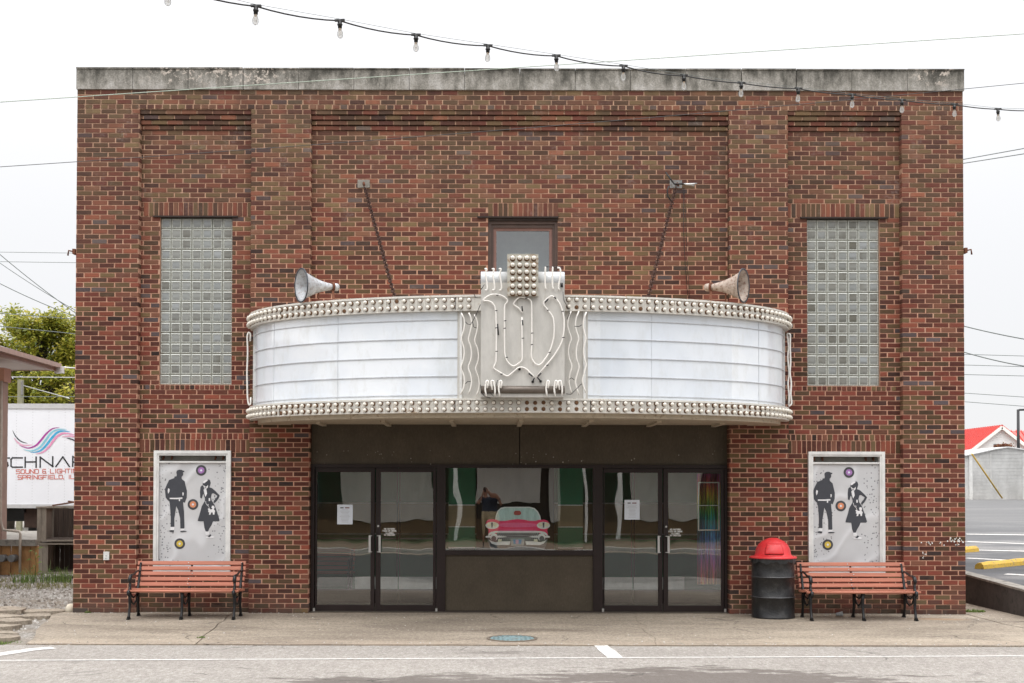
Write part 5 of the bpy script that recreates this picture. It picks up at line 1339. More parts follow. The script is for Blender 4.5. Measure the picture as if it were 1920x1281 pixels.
# ================================================================== PLANTS
GRASSM = None
def grassmat(name, c1, c2):
    t = NT(name); a = t.n('ShaderNodeAttribute', attribute_name='rnd'); c = t.ramp(a.outputs['Fac'], [(0, c1), (1, c2)])
    p = t.n('ShaderNodeBsdfPrincipled'); t.l(c, p.inputs['Base Color']); p.inputs['Roughness'].default_value = .6
    tl = t.n('ShaderNodeBsdfTranslucent'); t.l(c, tl.inputs[0]); ms = t.n('ShaderNodeMixShader'); ms.inputs[0].default_value = .35
    t.l(p.outputs[0], ms.inputs[1]); t.l(tl.outputs[0], ms.inputs[2]); t.l(ms.outputs[0], t.out.inputs[0]); return t.m
GRASSM = grassmat('weed_green', (.06,.12,.02), (.22,.30,.07)); DRYM = grassmat('dry_weed', (.12,.13,.04), (.30,.27,.12))
def tuft(name, cx, cy, z, n, rad, h, lab, mat=None, seed=1):
    r = random.Random(seed); b = MB()
    for i in range(n):
        a = r.uniform(0, 2*PI); d = rad*math.sqrt(r.random()); x, y = cx+d*math.cos(a), cy+d*math.sin(a)*.6
        hh = h*r.uniform(.35, 1)*(1-.5*d/rad); la = r.uniform(0, 2*PI); le = hh*r.uniform(.2, .8); w = r.uniform(.004, .010)
        px, py = math.cos(la+1.57)*w, math.sin(la+1.57)*w; b.rnd = r.uniform(.01, .99); base = len(b.v)
        for s in (0, .35, .7, 1):
            ww = 1-s*.9; b.v += [(x+math.cos(la)*le*s*s+px*ww, y+math.sin(la)*le*s*s+py*ww, z+hh*(s-.25*s*s*s)), (x+math.cos(la)*le*s*s-px*ww, y+math.sin(la)*le*s*s-py*ww, z+hh*(s-.25*s*s*s))]
        for k in range(3): b.face((base+2*k, base+2*k+1, base+2*k+3, base+2*k+2))
    o = b.build(name, mat or GRASSM); return tag(o, lab, 'weeds', None, 'stuff' if n > 100 else None)
tuft('weed_clump', -8.35, 6.1, -.06, 260, .62, .62, 'tall green weeds growing before the stacked wooden crates')
tuft('weed_clump', -8.0, 5.0, -.06, 330, .85, .18, 'low yellowish weeds spreading over the gravel before the crates', DRYM, 2)
tuft('weed_clump', -9.7, 6.4, -.06, 300, .7, .16, 'low weeds along the foot of the loading dock', DRYM, 3)
q = UZ(1828, 1148); tuft('grass_tuft', q.x, q.y+.05, 0, 240, .17, .07, 'small bright grass tuft at the right corner of the theater', None, 4)
q = UZ(163, 1150); tuft('grass_tuft', q.x, -.03, 0, 40, .05, .06, 'tiny weed at the foot of the left brick pier', None, 5)
q = UZ(377, 1196); tuft('grass_tuft', q.x, q.y, 0, 40, .05, .04, 'tiny weed in the sidewalk joint before the left bench', None, 6)
q = UZ(22, 1202); tuft('grass_tuft', q.x-.2, q.y, -.03, 260, .35, .07, 'flat grass patch by the road on the broken apron', None, 7)
# stalk
b = MB(); b.tube([(-8.35,5.5,0),(-8.32,5.5,.35),(-8.36,5.5,.62)], [.006,.005,.003], 5)
for i in range(9):
    z = .15+i*.055; a = i*2.4; b.rnd = .6; base = len(b.v); b.v += [(-8.33,5.5,z),(-8.33+.10*math.cos(a)-.01,5.5+.1*math.sin(a),z+.06),(-8.33+.18*math.cos(a),5.5+.15*math.sin(a),z+.02),(-8.33+.10*math.cos(a)+.015,5.5+.1*math.sin(a),z+.04)]; b.face((base,base+1,base+2,base+3))
tag(b.build('weed_stalk', GRASSM), 'single leafy weed stalk standing up before the lower crate', 'weeds')

# trees: trunk, limbs, crown of leaf clumps
def leafmat(name, a, c, d):
    t = NT(name); at = t.n('ShaderNodeAttribute', attribute_name='rnd'); col = t.ramp(at.outputs['Fac'], [(0, a), (.55, c), (1, d)])
    p = t.n('ShaderNodeBsdfPrincipled'); t.l(col, p.inputs['Base Color']); p.inputs['Roughness'].default_value = .55
    tl = t.n('ShaderNodeBsdfTranslucent'); t.l(col, tl.inputs[0]); ms = t.n('ShaderNodeMixShader'); ms.inputs[0].default_value = .4
    t.l(p.outputs[0], ms.inputs[1]); t.l(tl.outputs[0], ms.inputs[2]); t.l(ms.outputs[0], t.out.inputs[0]); return t.m
LEAFY = leafmat('yellow_green_leaves', (.10,.14,.02), (.34,.34,.045), (.62,.52,.09)); LEAFG = leafmat('blue_green_leaves', (.05,.10,.04), (.11,.19,.07), (.22,.30,.11))
BARK = pm('grey_bark', (.09,.075,.06), .9, 0, .3, 9, .6)
def tree(x, y, h, R, lab, leaf, seed, nb=70, dens=130, ls=.09, low=.25):
    r = random.Random(seed); t_ = thing('tree', (x, y, 0), lab, 'tree', 'trees behind the truck')
    b = MB(); b.tube([(x,y,-.1),(x+.1,y,h*.25),(x-.1,y,h*.55),(x,y,h*.9)], [.22,.18,.11,.03], 9)
    tips = []
    for i in range(nb):
        z0 = h*r.uniform(low*.8, .9); a = r.uniform(0, 2*PI); f = (z0/h); rad = R*math.sin(min(1, (1.08-f)/.75)*PI/2)**.8*r.uniform(.5, 1.05)
        z1 = min(h*1.0, z0+rad*r.uniform(.15, .7)); p = Vector((x+math.cos(a)*rad, y+math.sin(a)*rad, z1)); m_ = Vector((x+math.cos(a)*rad*.45, y+math.sin(a)*rad*.45, z0+(z1-z0)*.3))
        b.tube([(x, y, z0*.85), m_, p], [.05,.03,.008], 5); tips.append((p, 1)); tips.append((m_*.4+p*.6, .9))
        if r.random() < .5: tips.append((m_, .8))
    b.build('trunk', BARK, t_)
    c = MB()
    for p, k in tips:
        cr = r.uniform(.35, .75)*k*(R/3); bias = r.uniform(-.2, .2)
        for j in range(dens):
            d = Vector((r.gauss(0,1), r.gauss(0,1), r.gauss(0,.75))).normalized()*cr*r.random()**.45; q = p+d
            n_ = Vector((r.gauss(0,.6), r.gauss(0,.6), 1)).normalized(); u = n_.orthogonal().normalized()
            u.rotate(Matrix.Rotation(r.uniform(0, 6.28), 3, n_)); v = n_.cross(u); s = ls*r.uniform(.6, 1.3)
            c.rnd = min(.99, max(.01, .5+bias+.22*r.gauss(0,1))); base = len(c.v)
            c.v += [tuple(q-u*s), tuple(q+v*s*.45), tuple(q+u*s), tuple(q-v*s*.45)]; c.face((base,base+1,base+2,base+3))
    c.build('crown', leaf, t_)
q = U(72, 650, 28); tree(q.x, 28, 8.55, 2.7, 'yellow green maple tree rising above the white trailer', LEAFY, 3, 130, 150, .085, .15)
q = U(150, 650, 33); tree(q.x, 33, 7.9, 3.0, 'darker blue green tree partly hidden by the theater corner', LEAFG, 8, 80, 90, .10, .15)
q = U(120, 720, 26); tree(q.x+.4, 26, 6.1, 2.2, 'bushy yellow green tree beside the theater wall above the trailer', LEAFY, 12, 80, 110, .08, .1)
q = U(20, 720, 36); tree(q.x, 36, 5.4, 2.8, 'low green tree behind the utility post', LEAFG, 15, 60, 90, .1, .1)

# ================================================================== LEFT: trailer, dock, crates
TY = 14.8
tr_ = thing('truck_trailer', (U(60,1000,TY).x, TY+1.2, 0), 'white box trailer with sound and lighting company lettering and a swoosh', 'trailer')
TW = pm('trailer_white', (.86,.88,.92), .35, 0, .03, 1.2, .05)
xa, xb = -14.6, U(190, 900, TY).x; zt_, zb_ = U(60, 757, TY).z, U(60, 953, TY).z
b = MB(); b.box(xa, xb, TY, TY+2.5, zb_+.10, zt_-.13); b.build('box_body', TW, tr_)
TRL = pm('trailer_rail', (.60,.60,.60), .4, .3, .1)
b = MB(); b.box(xa-.01, xb+.01, TY-.025, TY+2.52, zt_-.1295, zt_); b.build('rail', TRL, tr_); b = MB(); b.box(xa-.01, xb+.01, TY-.02, TY+2.52, zb_, zb_+.0995); b.build('rail', TRL, tr_)
b = MB()
x = xa+.2
while x < xb:
    for i in range(34): z = zb_+.15+i*(zt_-zb_-.3)/33; b.box(x-.007, x+.007, TY-.006, TY-.0005, z-.007, z+.007)
    x += .42
b.build('rivets', pm('rivet_grey', (.55,.56,.58), .5), tr_)['kind'] = 'stuff'
b = MB(); b.box(xa, xb, TY+.4, TY+.6, zb_-.35, zb_-.01); b.box(xa, xb, TY+1.8, TY+2, zb_-.35, zb_-.01)
for i in range(12): x = xa+.3+i*.7; b.box(x, x+.08, TY+.1, TY+2.4, zb_-.12, zb_-.005)
b.box(U(45,990,TY).x, U(60,990,TY).x, TY+.3, TY+.45, .25, zb_-.02); b.box(U(20,990,TY).x-2, U(62,990,TY).x, TY+.25, TY+.5, .28, .36)
b.build('chassis', pm('black_chassis', (.012,.011,.010), .6), tr_)
b = MB(); b.box(U(40,960,TY).x, U(64,960,TY).x, TY+.2, TY+.38, U(50,990,TY).z, zb_-.01); b.build('rusty_tank', pm('sooty_rust', (.05,.028,.02), .85, 0, .4), tr_)
for cx_ in (U(-60,1000,TY).x, U(130,1000,TY).x):
    b = MB(); b.tube([(cx_, TY+.25, .5), (cx_, TY+.55, .5)], .5, 24); w_ = b.build('wheel', pm('tyre_rubber', (.015,.015,.015), .85), tr_)
    b = MB(); b.tube([(cx_, TY+.235, .5), (cx_, TY+.30, .5)], .2, 20); b.build('rim', RUST, w_)
# lettering and swoosh
TXTB = pm('black_lettering', (.015,.016,.02), .5); TXTR = pm('red_lettering', (.60,.13,.09), .5)
Yt = TY-.002
def tp(x, y): q = U(0+x/9.147, 780+y/9.147, TY); return Vector((q.x, q.z))
b = MB()
def strokes(b, pts, th, m=0, y=Yt):
    for p, q in zip(pts, pts[1:]):
        pa, pb = tp(*p), tp(*q); d = (pb-pa).normalized(); n_ = Vector((-d.y, d.x))*th/2; e = d*th/2
        b.prism([tuple(pa-e+n_), tuple(pb+e+n_), tuple(pb+e-n_), tuple(pa-e-n_)], y-.004-random.uniform(0,.0008), y)
for pts in ([(382,720),(215,718),(190,745),(190,860),(215,880),(382,878)], [(432,712),(432,882)], [(620,707),(620,880)], [(432,790),(620,788)], [(690,878),(690,707),(905,868),(905,700)], [(960,868),(1078,702),(1190,866)], [(1248,695),(1248,865)], [(1248,705),(1380,705),(1380,790),(1248,790)], [(128,800),(60,800),(30,760),(60,722),(160,722)], [(0,885),(110,885),(138,850),(128,800)]): strokes(b, pts, .036)
b.build('lettering', TXTB, tr_)
b = MB()
def line(s, x0, y0, x1, h, sl):
    """letters between two crop positions"""
    tot = sum(.3 if c in 'I.,' else (.55 if c == ' ' else 1) for c in s) + .28*(len(s)-1); un = (x1-x0)/tot; x = x0
    for ch in s:
        w = un*(.3 if ch in 'I.,' else (.55 if ch == ' ' else 1))
        for st in GL.get(ch, []): strokes(b, [(x+px*w, y0-pz*h+(x-x0)*sl) for px, pz in st], .017)
        x += w+.28*un
line('SOUND & LIGHTING', 280, 990, 1400, 68, -.014); line('SPRINGFIELD, IL', 308, 1088, 1275, 64, -.012)
b.build('lettering', TXTR, tr_)
def swoosh(pts, wmax, col, name, k):
    P = [tp(*p) for p in pts]; out = []
    for i in range(len(P)-1):        # Catmull-Rom
        p0, p1, p2, p3 = P[max(i-1,0)], P[i], P[i+1], P[min(i+2,len(P)-1)]
        for j in range(8): t = j/8; out.append(.5*((2*p1)+(p2-p0)*t+(2*p0-5*p1+4*p2-p3)*t*t+(3*p1-p0-3*p2+p3)*t**3))
    out.append(P[-1]); b = MB(); n = len(out); y = TY-.003-.001*k
    for i, p in enumerate(out):
        d = (out[min(i+1,n-1)]-out[max(i-1,0)]).normalized(); n_ = Vector((-d.y, d.x))*wmax/2*math.sin(PI*(i+.3)/(n-.4))**.8
        b.v += [(p.x+n_.x, y, p.y+n_.y), (p.x-n_.x, y, p.y-n_.y)]
    for i in range(n-1): b.face((2*i, 2*i+1, 2*i+3, 2*i+2))
    b.build('swoosh', pm(name, col, .5), tr_)
swoosh([(215,245),(270,350),(360,435),(475,472)], .030, (.01,.015,.03), 'navy_print', 1)
swoosh([(240,370),(300,450),(400,505),(570,495)], .045, (.75,.42,.55), 'pale_pink_print', 2)
swoosh([(330,505),(480,550),(610,510),(700,420),(790,310),(900,220),(1025,198)], .05, (.40,.05,.32), 'purple_print', 3)
swoosh([(400,575),(540,600),(680,540),(780,420),(880,290),(1000,232),(1150,230)], .055, (.25,.60,.70), 'aqua_print', 4)
swoosh([(520,628),(660,610),(770,530),(880,390),(980,285),(1090,258),(1210,275)], .06, (.06,.40,.68), 'blue_print', 5)
swoosh([(610,655),(740,620),(850,520),(950,385),(1050,310),(1150,300),(1320,330)], .055, (.78,.30,.50), 'pink_print', 6)
swoosh([(1060,360),(1180,345),(1260,352),(1330,380)], .045, (.78,.40,.55), 'pink_print', 7)
swoosh([(1140,380),(1230,400),(1330,450)], .03, (.01,.015,.03), 'navy_print', 8)

# loading dock and its canopy
DY = 10.0
DOCKW = pm('weathered_boards', (.38,.20,.08), .85, 0, .4, 6, .4, stretch=(1,1,.3)); BROWN = pm('brown_fascia', (.33,.19,.14), .5, 0, .15, 4, .08); SOFF = pm('brown_soffit', (.50,.42,.38), .6, 0, .1, 4)
ZT = U(40, 1012, DY-2).z
dk = thing('loading_dock', (-11.5, DY-1, 0), 'low concrete topped loading dock with orange timber face and pipes', 'loading dock')
b = MB(); b.box(-16, U(66,1030,DY-2).x, DY-2, DY+3, ZT-.13, ZT); b.build('deck', CONC, dk)
x = -15; i = 0
while x < U(62,1030,DY-2).x:
    b = MB(); b.box(x+.006, x+.19, DY-1.9+rc.uniform(-.01,.01), DY-1.86, -.06, ZT-.132); b.build('plank', DOCKW, dk); x += .2
b = MB(); b.tube([(-14,DY-2.05,.30),(U(30,1040,DY-2).x,DY-2.05,.30)], .03, 8)
for px in (8, 27): q = U(px, 1040, DY-2); b.tube([(q.x,DY-2.18,.29),(q.x,DY-1.95,.29)], .075, 10)
b.build('pipe', pm('grey_pipe', (.16,.16,.16), .6, .3), dk)
b = MB(); b.tube([(U(38,1000,DY-2.1).x,DY-2.1,0),(U(38,1000,DY-2.1).x,DY-2.1,ZT+.12),(U(36,1000,DY-2.1).x,DY-2.1,ZT+.17),(U(6,1000,DY-2.1).x,DY-2.1,ZT+.20),(U(1,1000,DY-2.1).x,DY-2.1,ZT+.4),(U(0,1000,DY-2.1).x,DY-2.1,3.9)], .028, 8)
tag(b.build('conduit', pm('pale_conduit', (.42,.36,.30), .5)), 'pale conduit pipe bending off the dock and up the brown column', 'pipe')
can = thing('dock_canopy', (-12.5, 4, 0), 'brown metal canopy roof on a square brown column over the loading dock', 'canopy')
CYc = 8.0
b = MB(); b.box(U(-12,900,CYc).x, U(13.5,900,CYc+.25).x, CYc, CYc+.25, ZT, U(10,716,CYc).z); b.build('column', pm('brown_column', (.34,.225,.18), .6, 0, .2, 4), can)
b = MB(); b.box(-16, U(21,700,CYc+.32).x, CYc-.05, CYc+.32, U(10,716,CYc).z+.001, U(10,690,CYc).z); b.build('beam', pm('salmon_beam', (.50,.27,.19), .6, 0, .15, 4), can)
q = U(104, 695, DY); ex, ez = q.x, U(104,694,DY).z
b = MB(); b.box(-17, ex-.10, -6, DY, ez, ez+.03); b.build('soffit', SOFF, can)
b = MB(); b.prism([(-0,0),(.0,.15),(.03,.17),(.03,.03)], 0, 1) if False else None
b.box(ex-.0995, ex, -6, DY+.05, ez-.015, ez+.145); b.box(-17, ex-.1, DY-.0, DY+.06, ez-.015, ez+.145); g_ = b.build('fascia', BROWN, can)
b = MB(); b.box(ex-.03, ex+.10, -6, DY+.1, ez+.055, ez+.15); b.build('gutter', pm('brown_gutter', (.40,.27,.22), .45), can)
b = MB(); b.box(ex-.04, ex+.13, DY+.02, DY+.2, ez-.06, ez+.09); b.build('downspout_elbow', WHITEPAINT, can)
b = MB(); b.v = [(ex+.06,-6,ez+.152),(ex+.06,DY+.08,ez+.152),(-13.5,6,ez+1.35),(-13.5,-6,ez+1.35),(-17,DY+.08,ez+.152),(-17,6,ez+1.35)]; b.face((0,1,2,3)); b.face((1,4,5,2))
o = b.build('roof', pm('pale_roof', (.55,.55,.55), .5), can); m_ = o.modifiers.new('t','SOLIDIFY'); m_.thickness = .03
# crates
OLDW = pm('grey_weathered_wood', (.26,.225,.185), .9, 0, .35, 7, .5, stretch=(1,1,.25)); DARKW = pm('dark_weathered_wood', (.060,.042,.032), .9, 0, .4, 7, .5, stretch=(1,1,.2))
def crate(x0, x1, y0, y1, z0, z1, lab):
    t_ = thing('wooden_crate', ((x0+x1)/2, (y0+y1)/2, z0), lab, 'crate', 'stacked crates beside the theater'); w = .075
    for (a, c) in ((x0, y0), (x1-w, y0), (x0, y1-w), (x1-w, y1-w)):
        b = MB(); b.box(a, a+w, c, c+w, z0, z1-.03); b.build('post', OLDW, t_)
    for z in (z0+.03, z1-.0295):
        b = MB(); b.box(x0-.02, x1+.02, y0-.02, y0+.09, z, z+.03) ; b.build('rail', OLDW, t_)
        b = MB(); b.box(x0-.02, x1+.02, y1-.07, y1+.02, z, z+.03) ; b.build('rail', OLDW, t_)
        b = MB(); b.box(x0-.02, x0+.07, y0+.0905, y1-.071, z, z+.03) ; b.build('rail', OLDW, t_)
    b = MB(); b.box(x0+w+.001, x0+w+.10, y0+.01, y0+.035, z0+.061, z1-.031); b.build('plank', OLDW, t_)
    x = x0+w+.004
    while x < x1-w-.05:
        b = MB(); b.box(x, x+.085, y1-.10+rc.uniform(-.006,.006), y1-.075, z0+.061, z1-.031-rc.uniform(0,.02)); b.build('plank', DARKW, t_); x += .095
    y = y0+w+.01
    while y < y1-w-.09:
        b = MB(); b.box(x0+.005, x0+.03, y, y+.10, z0+.061, z1-.031); b.build('plank', OLDW, t_); y += .108
    for k in range(3):
        b = MB(); b.box(x0+.01+k*.001, x1-.01, y0+.10+k*.22, y0+.29+k*.22, z0+.061, z0+.08); b.build('plank', DARKW, t_)
CY0 = 7.0; xa = U(70,1000,CY0).x; xb = U(140,1000,CY0).x+.12
zA, zB, zC = U(70,1074,CY0).z-.05, U(70,1018,CY0).z, U(70,950,CY0).z
crate(xa+.03, xb, CY0, CY0+.8, max(-.07,zA), zB-.004, 'lower grey weathered wooden crate with weeds before it')
crate(xa, xb, CY0-.02, CY0+.8, zB, zC, 'upper grey weathered wooden crate stacked beside the theater')
b = MB(); b.bar((xa+.25,CY0+.1,zC+.02),(xb-.12,CY0+.3,zC+.10),.05,.03); b.bar((xb-.35,CY0+.3,zC+.10),(xb+.1,CY0+.2,zC+.04),.05,.03)
tag(b.build('loose_board', pm('reddish_board', (.17,.085,.06), .9)), 'loose thin reddish boards lying on top of the upper crate', 'board')
# utility post with guy wires behind the trailer
PYy = 24; q = U(37, 730, PYy)
up_ = thing('utility_post', (q.x, PYy, 0), 'short square grey green utility post rising above the trailer', 'post')
b = MB(); b.box(q.x-.08, q.x+.08, PYy, PYy+.16, 0, U(37,712,PYy).z); b.build('post', pm('mossy_post', (.26,.25,.17), .9, 0, .2), up_)
b = MB(); q2 = U(42,716,PYy); b.box(q2.x-.03, q2.x+.03, PYy-.05, PYy, q2.z-.45, q2.z+.02); b.build('bracket', GREYPLATE, up_)

# ================================================================== RIGHT: low wall, lot, shed, house, lamp
LX = 7.29
def lotz(y): return .30+.0142*(y+2)
b = MB()
ya, yb_ = -2.6, 12.0; n = 24
for i in range(n+1):
    y = ya+(yb_-ya)*i/n; zt_ = .27+.075*(min(y, 3)+2)/1.0*.55 if False else .30+.033*(y+2) ; zt_ = min(zt_, .66)
    w = .01*math.sin(i*1.3)
    b.v += [(LX+w*.4, y, -.05), (LX+w*.4, y, zt_+.012*math.sin(i*.9)), (LX+.2, y, zt_), (LX+.2, y, -.05)]
for i in range(n):
    k = 4*i
    for a, c in ((0,1),(1,2),(2,3)): b.face((k+a, k+4+a, k+4+c, k+c))
b.face((0,1,2,3)); b.face((4*n+3,4*n+2,4*n+1,4*n))
tag(b.build('low_concrete_wall', DARKCONC), 'low dark stained concrete retaining wall between the sidewalk and the parking lot', 'wall', kind='thing')
b = MB(); b.v = []
for i in range(n):
    y0_, y1_ = ya+(yb_-ya)*i/n, ya+(yb_-ya)*(i+1)/n
f_ = lambda y: min(.30+.033*(y+2), .66)
b.v = [(LX-.006,ya,f_(ya)+.014),(LX+.206,ya,f_(ya)+.014),(LX+.206,8.9,f_(8.9)+.014),(LX-.006,8.9,f_(8.9)+.014)]; b.v += [(x,y,z-.03) for x,y,z in b.v]
for q_ in ((0,1,2,3),(0,4,5,1),(1,5,6,2),(2,6,7,3),(3,7,4,0)): b.face(q_)
tag(b.build('wall_cap', CONC, bpy.data.objects['low_concrete_wall']))
pts = [(LX+.207,-2.6),(60,-2.6),(60,56),(LX+.207,56)]
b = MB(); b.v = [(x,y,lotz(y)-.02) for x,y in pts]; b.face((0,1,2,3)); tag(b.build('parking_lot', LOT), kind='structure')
def lotline(px0, py0, px1, py1, w, mat=None):
    """painted line on the sloping lot through two picture places"""
    def hit(px, py):
        y = 5.0
        for _ in range(30):
            z = lotz(y)-.02; q = UZ(px, py, z); y = q.y
        return q
    p, q = hit(px0, py0), hit(px1, py1); d = (q-p); d.z = 0; L = d.length; d.normalize(); s = Vector((-d.y, d.x, 0))*w/2; p2 = p-d*.0; q2 = q+d*1.5
    b = MB(); N_ = 6
    for i in range(N_+1):
        c = p2+(q2-p2)*i/N_; z = lotz(c.y)-.014; b.v += [(c.x+s.x, c.y+s.y, lotz(c.y+s.y)-.014), (c.x-s.x, c.y-s.y, lotz(c.y-s.y)-.014)]
    for i in range(N_): b.face((2*i, 2*i+1, 2*i+3, 2*i+2))
    tag(b.build('bay_marking', mat or LINE), kind='structure')
for a in ((1812,1002,1920,1003.5,.35),(1812,1016,1920,1020,.28),(1812,1031.5,1920,1034,.28),(1812,1047,1870,1050,.22),(1885,1077,1920,1079,.22)): lotline(*a)
def stop(px0, py0, px1, py1, lab, ext):
    def hit(px, py):
        y = 5.0
        for _ in range(30): q = UZ(px, py, lotz(y)-.02); y = q.y
        return q
    p, q = hit(px0, py0), hit(px1, py1); d = (q-p).normalized(); q = q+d*ext; s = Vector((-d.y, d.x, 0)); b = MB()
    prof = [(-.085,0),(-.075,.07),(-.035,.115),(.035,.115),(.075,.07),(.085,0)]; N_ = 14; rs_ = random.Random(1)
    for i in range(N_+1):
        c = p+(q-p)*i/N_
        for u, h in prof: b.v.append((c.x+s.x*u, c.y+s.y*u, lotz(c.y)-.02+h*rs_.uniform(.92,1.05)*(.9 if i in (0,N_) else 1)))
    m_ = len(prof)
    for i in range(N_):
        for k in range(m_-1): b.face((i*m_+k, i*m_+k+1, (i+1)*m_+k+1, (i+1)*m_+k))
    b.face(tuple(range(m_))[::-1]); b.face(tuple(N_*m_+k for k in range(m_)))
    tag(b.build('wheel_stop', YPAINT), lab, 'wheel stop', 'yellow wheel stops in the parking lot')
stop(1836, 1067, 1920, 1058.5, 'long worn yellow concrete wheel stop just behind the low wall', 1.0)
stop(1800, 1036.5, 1829, 1034, 'yellow wheel stop end showing beside the theater corner', .0)
# raised ground beyond the lot
tag_pts = [(7.5,56),(160,56),(160,300),(7.5,300)]
b = MB(); zg = lotz(56)-.03; b.v = [(x,y,zg) for x,y in tag_pts]+[(x,y,-.1) for x,y in tag_pts]; b.face((0,1,2,3)); 
for i in range(4): j=(i+1)%4; b.face((i,4+i,4+j,j))
tag(b.build('far_ground', GRAVEL), kind='structure')
# grey shed
SY = 57
def siding(name, base, var, sc):
    t = NT(name); P = t.pos(); z = t.xyz(P)[2]; n = t.noise(1.4, 5, t.pos((1,1,.6)), .7)
    w = t.math('FRACT', t.math('MULTIPLY', z, 1/sc)); 
    c = t.ramp(n, [(.3, mul(base, 1-var)), (.7, mul(base, 1+var))])
    return t.bsdf(c, .8, 0, w, .8, .02)
SHEDM = siding('grey_lap_siding', (.56,.56,.55), .2, .2)
shed = thing('shed', (U(1865,935,SY).x, SY+3, zg), 'weathered pale grey shed with shallow gable and lap siding', 'shed')
X_ = lambda px, Y=SY: U(px, 880, Y).x
Z_ = lambda py, Y=SY: U(1865, py, Y).z
b = MB(); b.prism([(X_(1800),zg),(X_(1980),zg),(X_(1980),Z_(858)),(X_(1940),Z_(846)),(X_(1890),Z_(838.5)),(X_(1866),Z_(842)),(X_(1822),Z_(851)),(X_(1800),Z_(855))], SY+.06, SY+6); b.build('body', pm('grey_shed_core', (.56,.56,.55), .9), shed)
z = zg; i = 0
while z < Z_(842):
    h = .21; f = max(0, (z+h-Z_(857))/(Z_(838.5)-Z_(857))); x0_ = X_(1822); x1_ = X_(1978)
    if f > 0: x0_ = X_(1822+max(0,f)*60); x1_ = X_(1975-f*70)
    if x1_ > x0_+.5:
        b = MB(); b.bar(((x0_+x1_)/2-(x1_-x0_)/2, SY+.045, z+h/2), (x1_, SY+.045, z+h/2), .02, h*.94, (0,-.09,1)); b.build('plank', SHEDM, shed)
    z += h; i += 1
b = MB(); b.box(X_(1817), X_(1823), SY-.05, SY+.05, zg, Z_(850)); b.build('corner_post', WHITEPAINT, shed)
b = MB(); b.box(X_(1858)-.02, X_(1858)+.02, SY-.0, SY+.03, zg+.7, Z_(848)); b.box(X_(1918.5)-.02, X_(1918.5)+.03, SY-.0, SY+.03, zg, Z_(850)); b.box(X_(1917), X_(1921), SY-.02, SY+.03, Z_(893), Z_(890)); b.build('door_seam', WHITEPAINT, shed)
b = MB(); b.v = [(X_(1796),SY-.1,Z_(855.5)),(X_(1822),SY-.1,Z_(851)),(X_(1866),SY-.1,Z_(841)),(X_(1890),SY-.1,Z_(837.5)),(X_(1940),SY-.1,Z_(845)),(X_(1985),SY-.1,Z_(858))]; n_ = 6; b.v += [(x,SY+6.2,z) for x,y,z in b.v]
for i in range(5): b.face((i,i+1,n_+i+1,n_+i))
o = b.build('roof', pm('pale_shed_roof', (.66,.66,.66), .6), shed); m_ = o.modifiers.new('t','SOLIDIFY'); m_.thickness = .06
# guy wire guard, yellow
p, q = U(1822, 851, 50), U(1879, 934, 52); b = MB(); b.tube([p, q], .045, 6); tag(b.build('guy_guard', YPAINT), 'slanting yellow guy wire guard before the grey shed', 'guy wire')
# house with red metal roof
HY = 78
REDROOF = pm('red_metal_roof', (.62,.075,.06), .4, .1, .1, 3); HWHITE = siding('white_house_siding', (.82,.82,.82), .06, .22)
house = thing('house', (U(1880,900,HY).x, HY+4, zg), 'white sided house with a bright red standing seam metal roof', 'house')
hx = lambda px, Y=HY: U(px, 850, Y).x
hz = lambda py, Y=HY: U(1880, py, Y).z
b = MB(); b.prism([(hx(1809),zg),(hx(1945),zg),(hx(1945),hz(855)),(hx(1876),hz(801.5)),(hx(1809),hz(850))], HY, HY+8); b.build('wall', HWHITE, house)
b = MB(); b.box(hx(1750), hx(2050), HY+6, HY+12, zg, hz(848)); b.build('wall', HWHITE, house)
b = MB()
b.v = [(hx(1804),HY-.3,hz(854)),(hx(1876),HY-.3,hz(798.5)),(hx(1950),HY-.3,hz(857)),(hx(1804),HY+9,hz(854)),(hx(1876),HY+9,hz(798.5)),(hx(1950),HY+9,hz(857))]; b.face((0,1,4,3)); b.face((1,2,5,4))
b.v += [(hx(1740),HY+5.6,hz(850)),(hx(2060),HY+5.6,hz(850)),(hx(2060),HY+9,hz(797.5)),(hx(1740),HY+9,hz(797.5)),(hx(2060),HY+12.4,hz(850)),(hx(1740),HY+12.4,hz(850))]; b.face((6,7,8,9)); b.face((9,8,10,11))
o = b.build('roof', REDROOF, house); m_ = o.modifiers.new('t','SOLIDIFY'); m_.thickness = .12
b = MB()
for i in range(44):
    x = hx(1745)+i*.42; b.bar((x,HY+5.6,hz(850)+.07),(x,HY+9,hz(797.5)+.07),.05,.06)
for i in range(20):
    y = HY-.3+i*.45; b.bar((hx(1804),y,hz(854)+.06),(hx(1876),y,hz(798.5)+.06),.05,.06); b.bar((hx(1950),y,hz(857)+.06),(hx(1876),y,hz(798.5)+.06),.05,.06)
b.build('roof_seams', REDROOF, house)['kind'] = 'stuff'
b = MB(); b.bar((hx(1804),HY-.32,hz(854)-.12),(hx(1876),HY-.32,hz(798.5)-.12),.05,.24); b.bar((hx(1950),HY-.32,hz(857)-.12),(hx(1876),HY-.32,hz(798.5)-.12),.05,.24); b.build('bargeboard', OFFW, house)
b = MB(); b.box(hx(1863), hx(1874), HY-.05, HY+.02, hz(839), hz(833)); b.build('window', pm('dark_window', (.03,.05,.06), .2), house)
b = MB(); b.box(hx(1823), hx(1825), HY+8.9, HY+9.2, hz(800), hz(795)); b.box(hx(1821.5), hx(1822.5), HY+8.9, HY+9.2, hz(800), hz(796)); b.build('chimney', pm('vent_grey', (.3,.3,.3), .6), house)
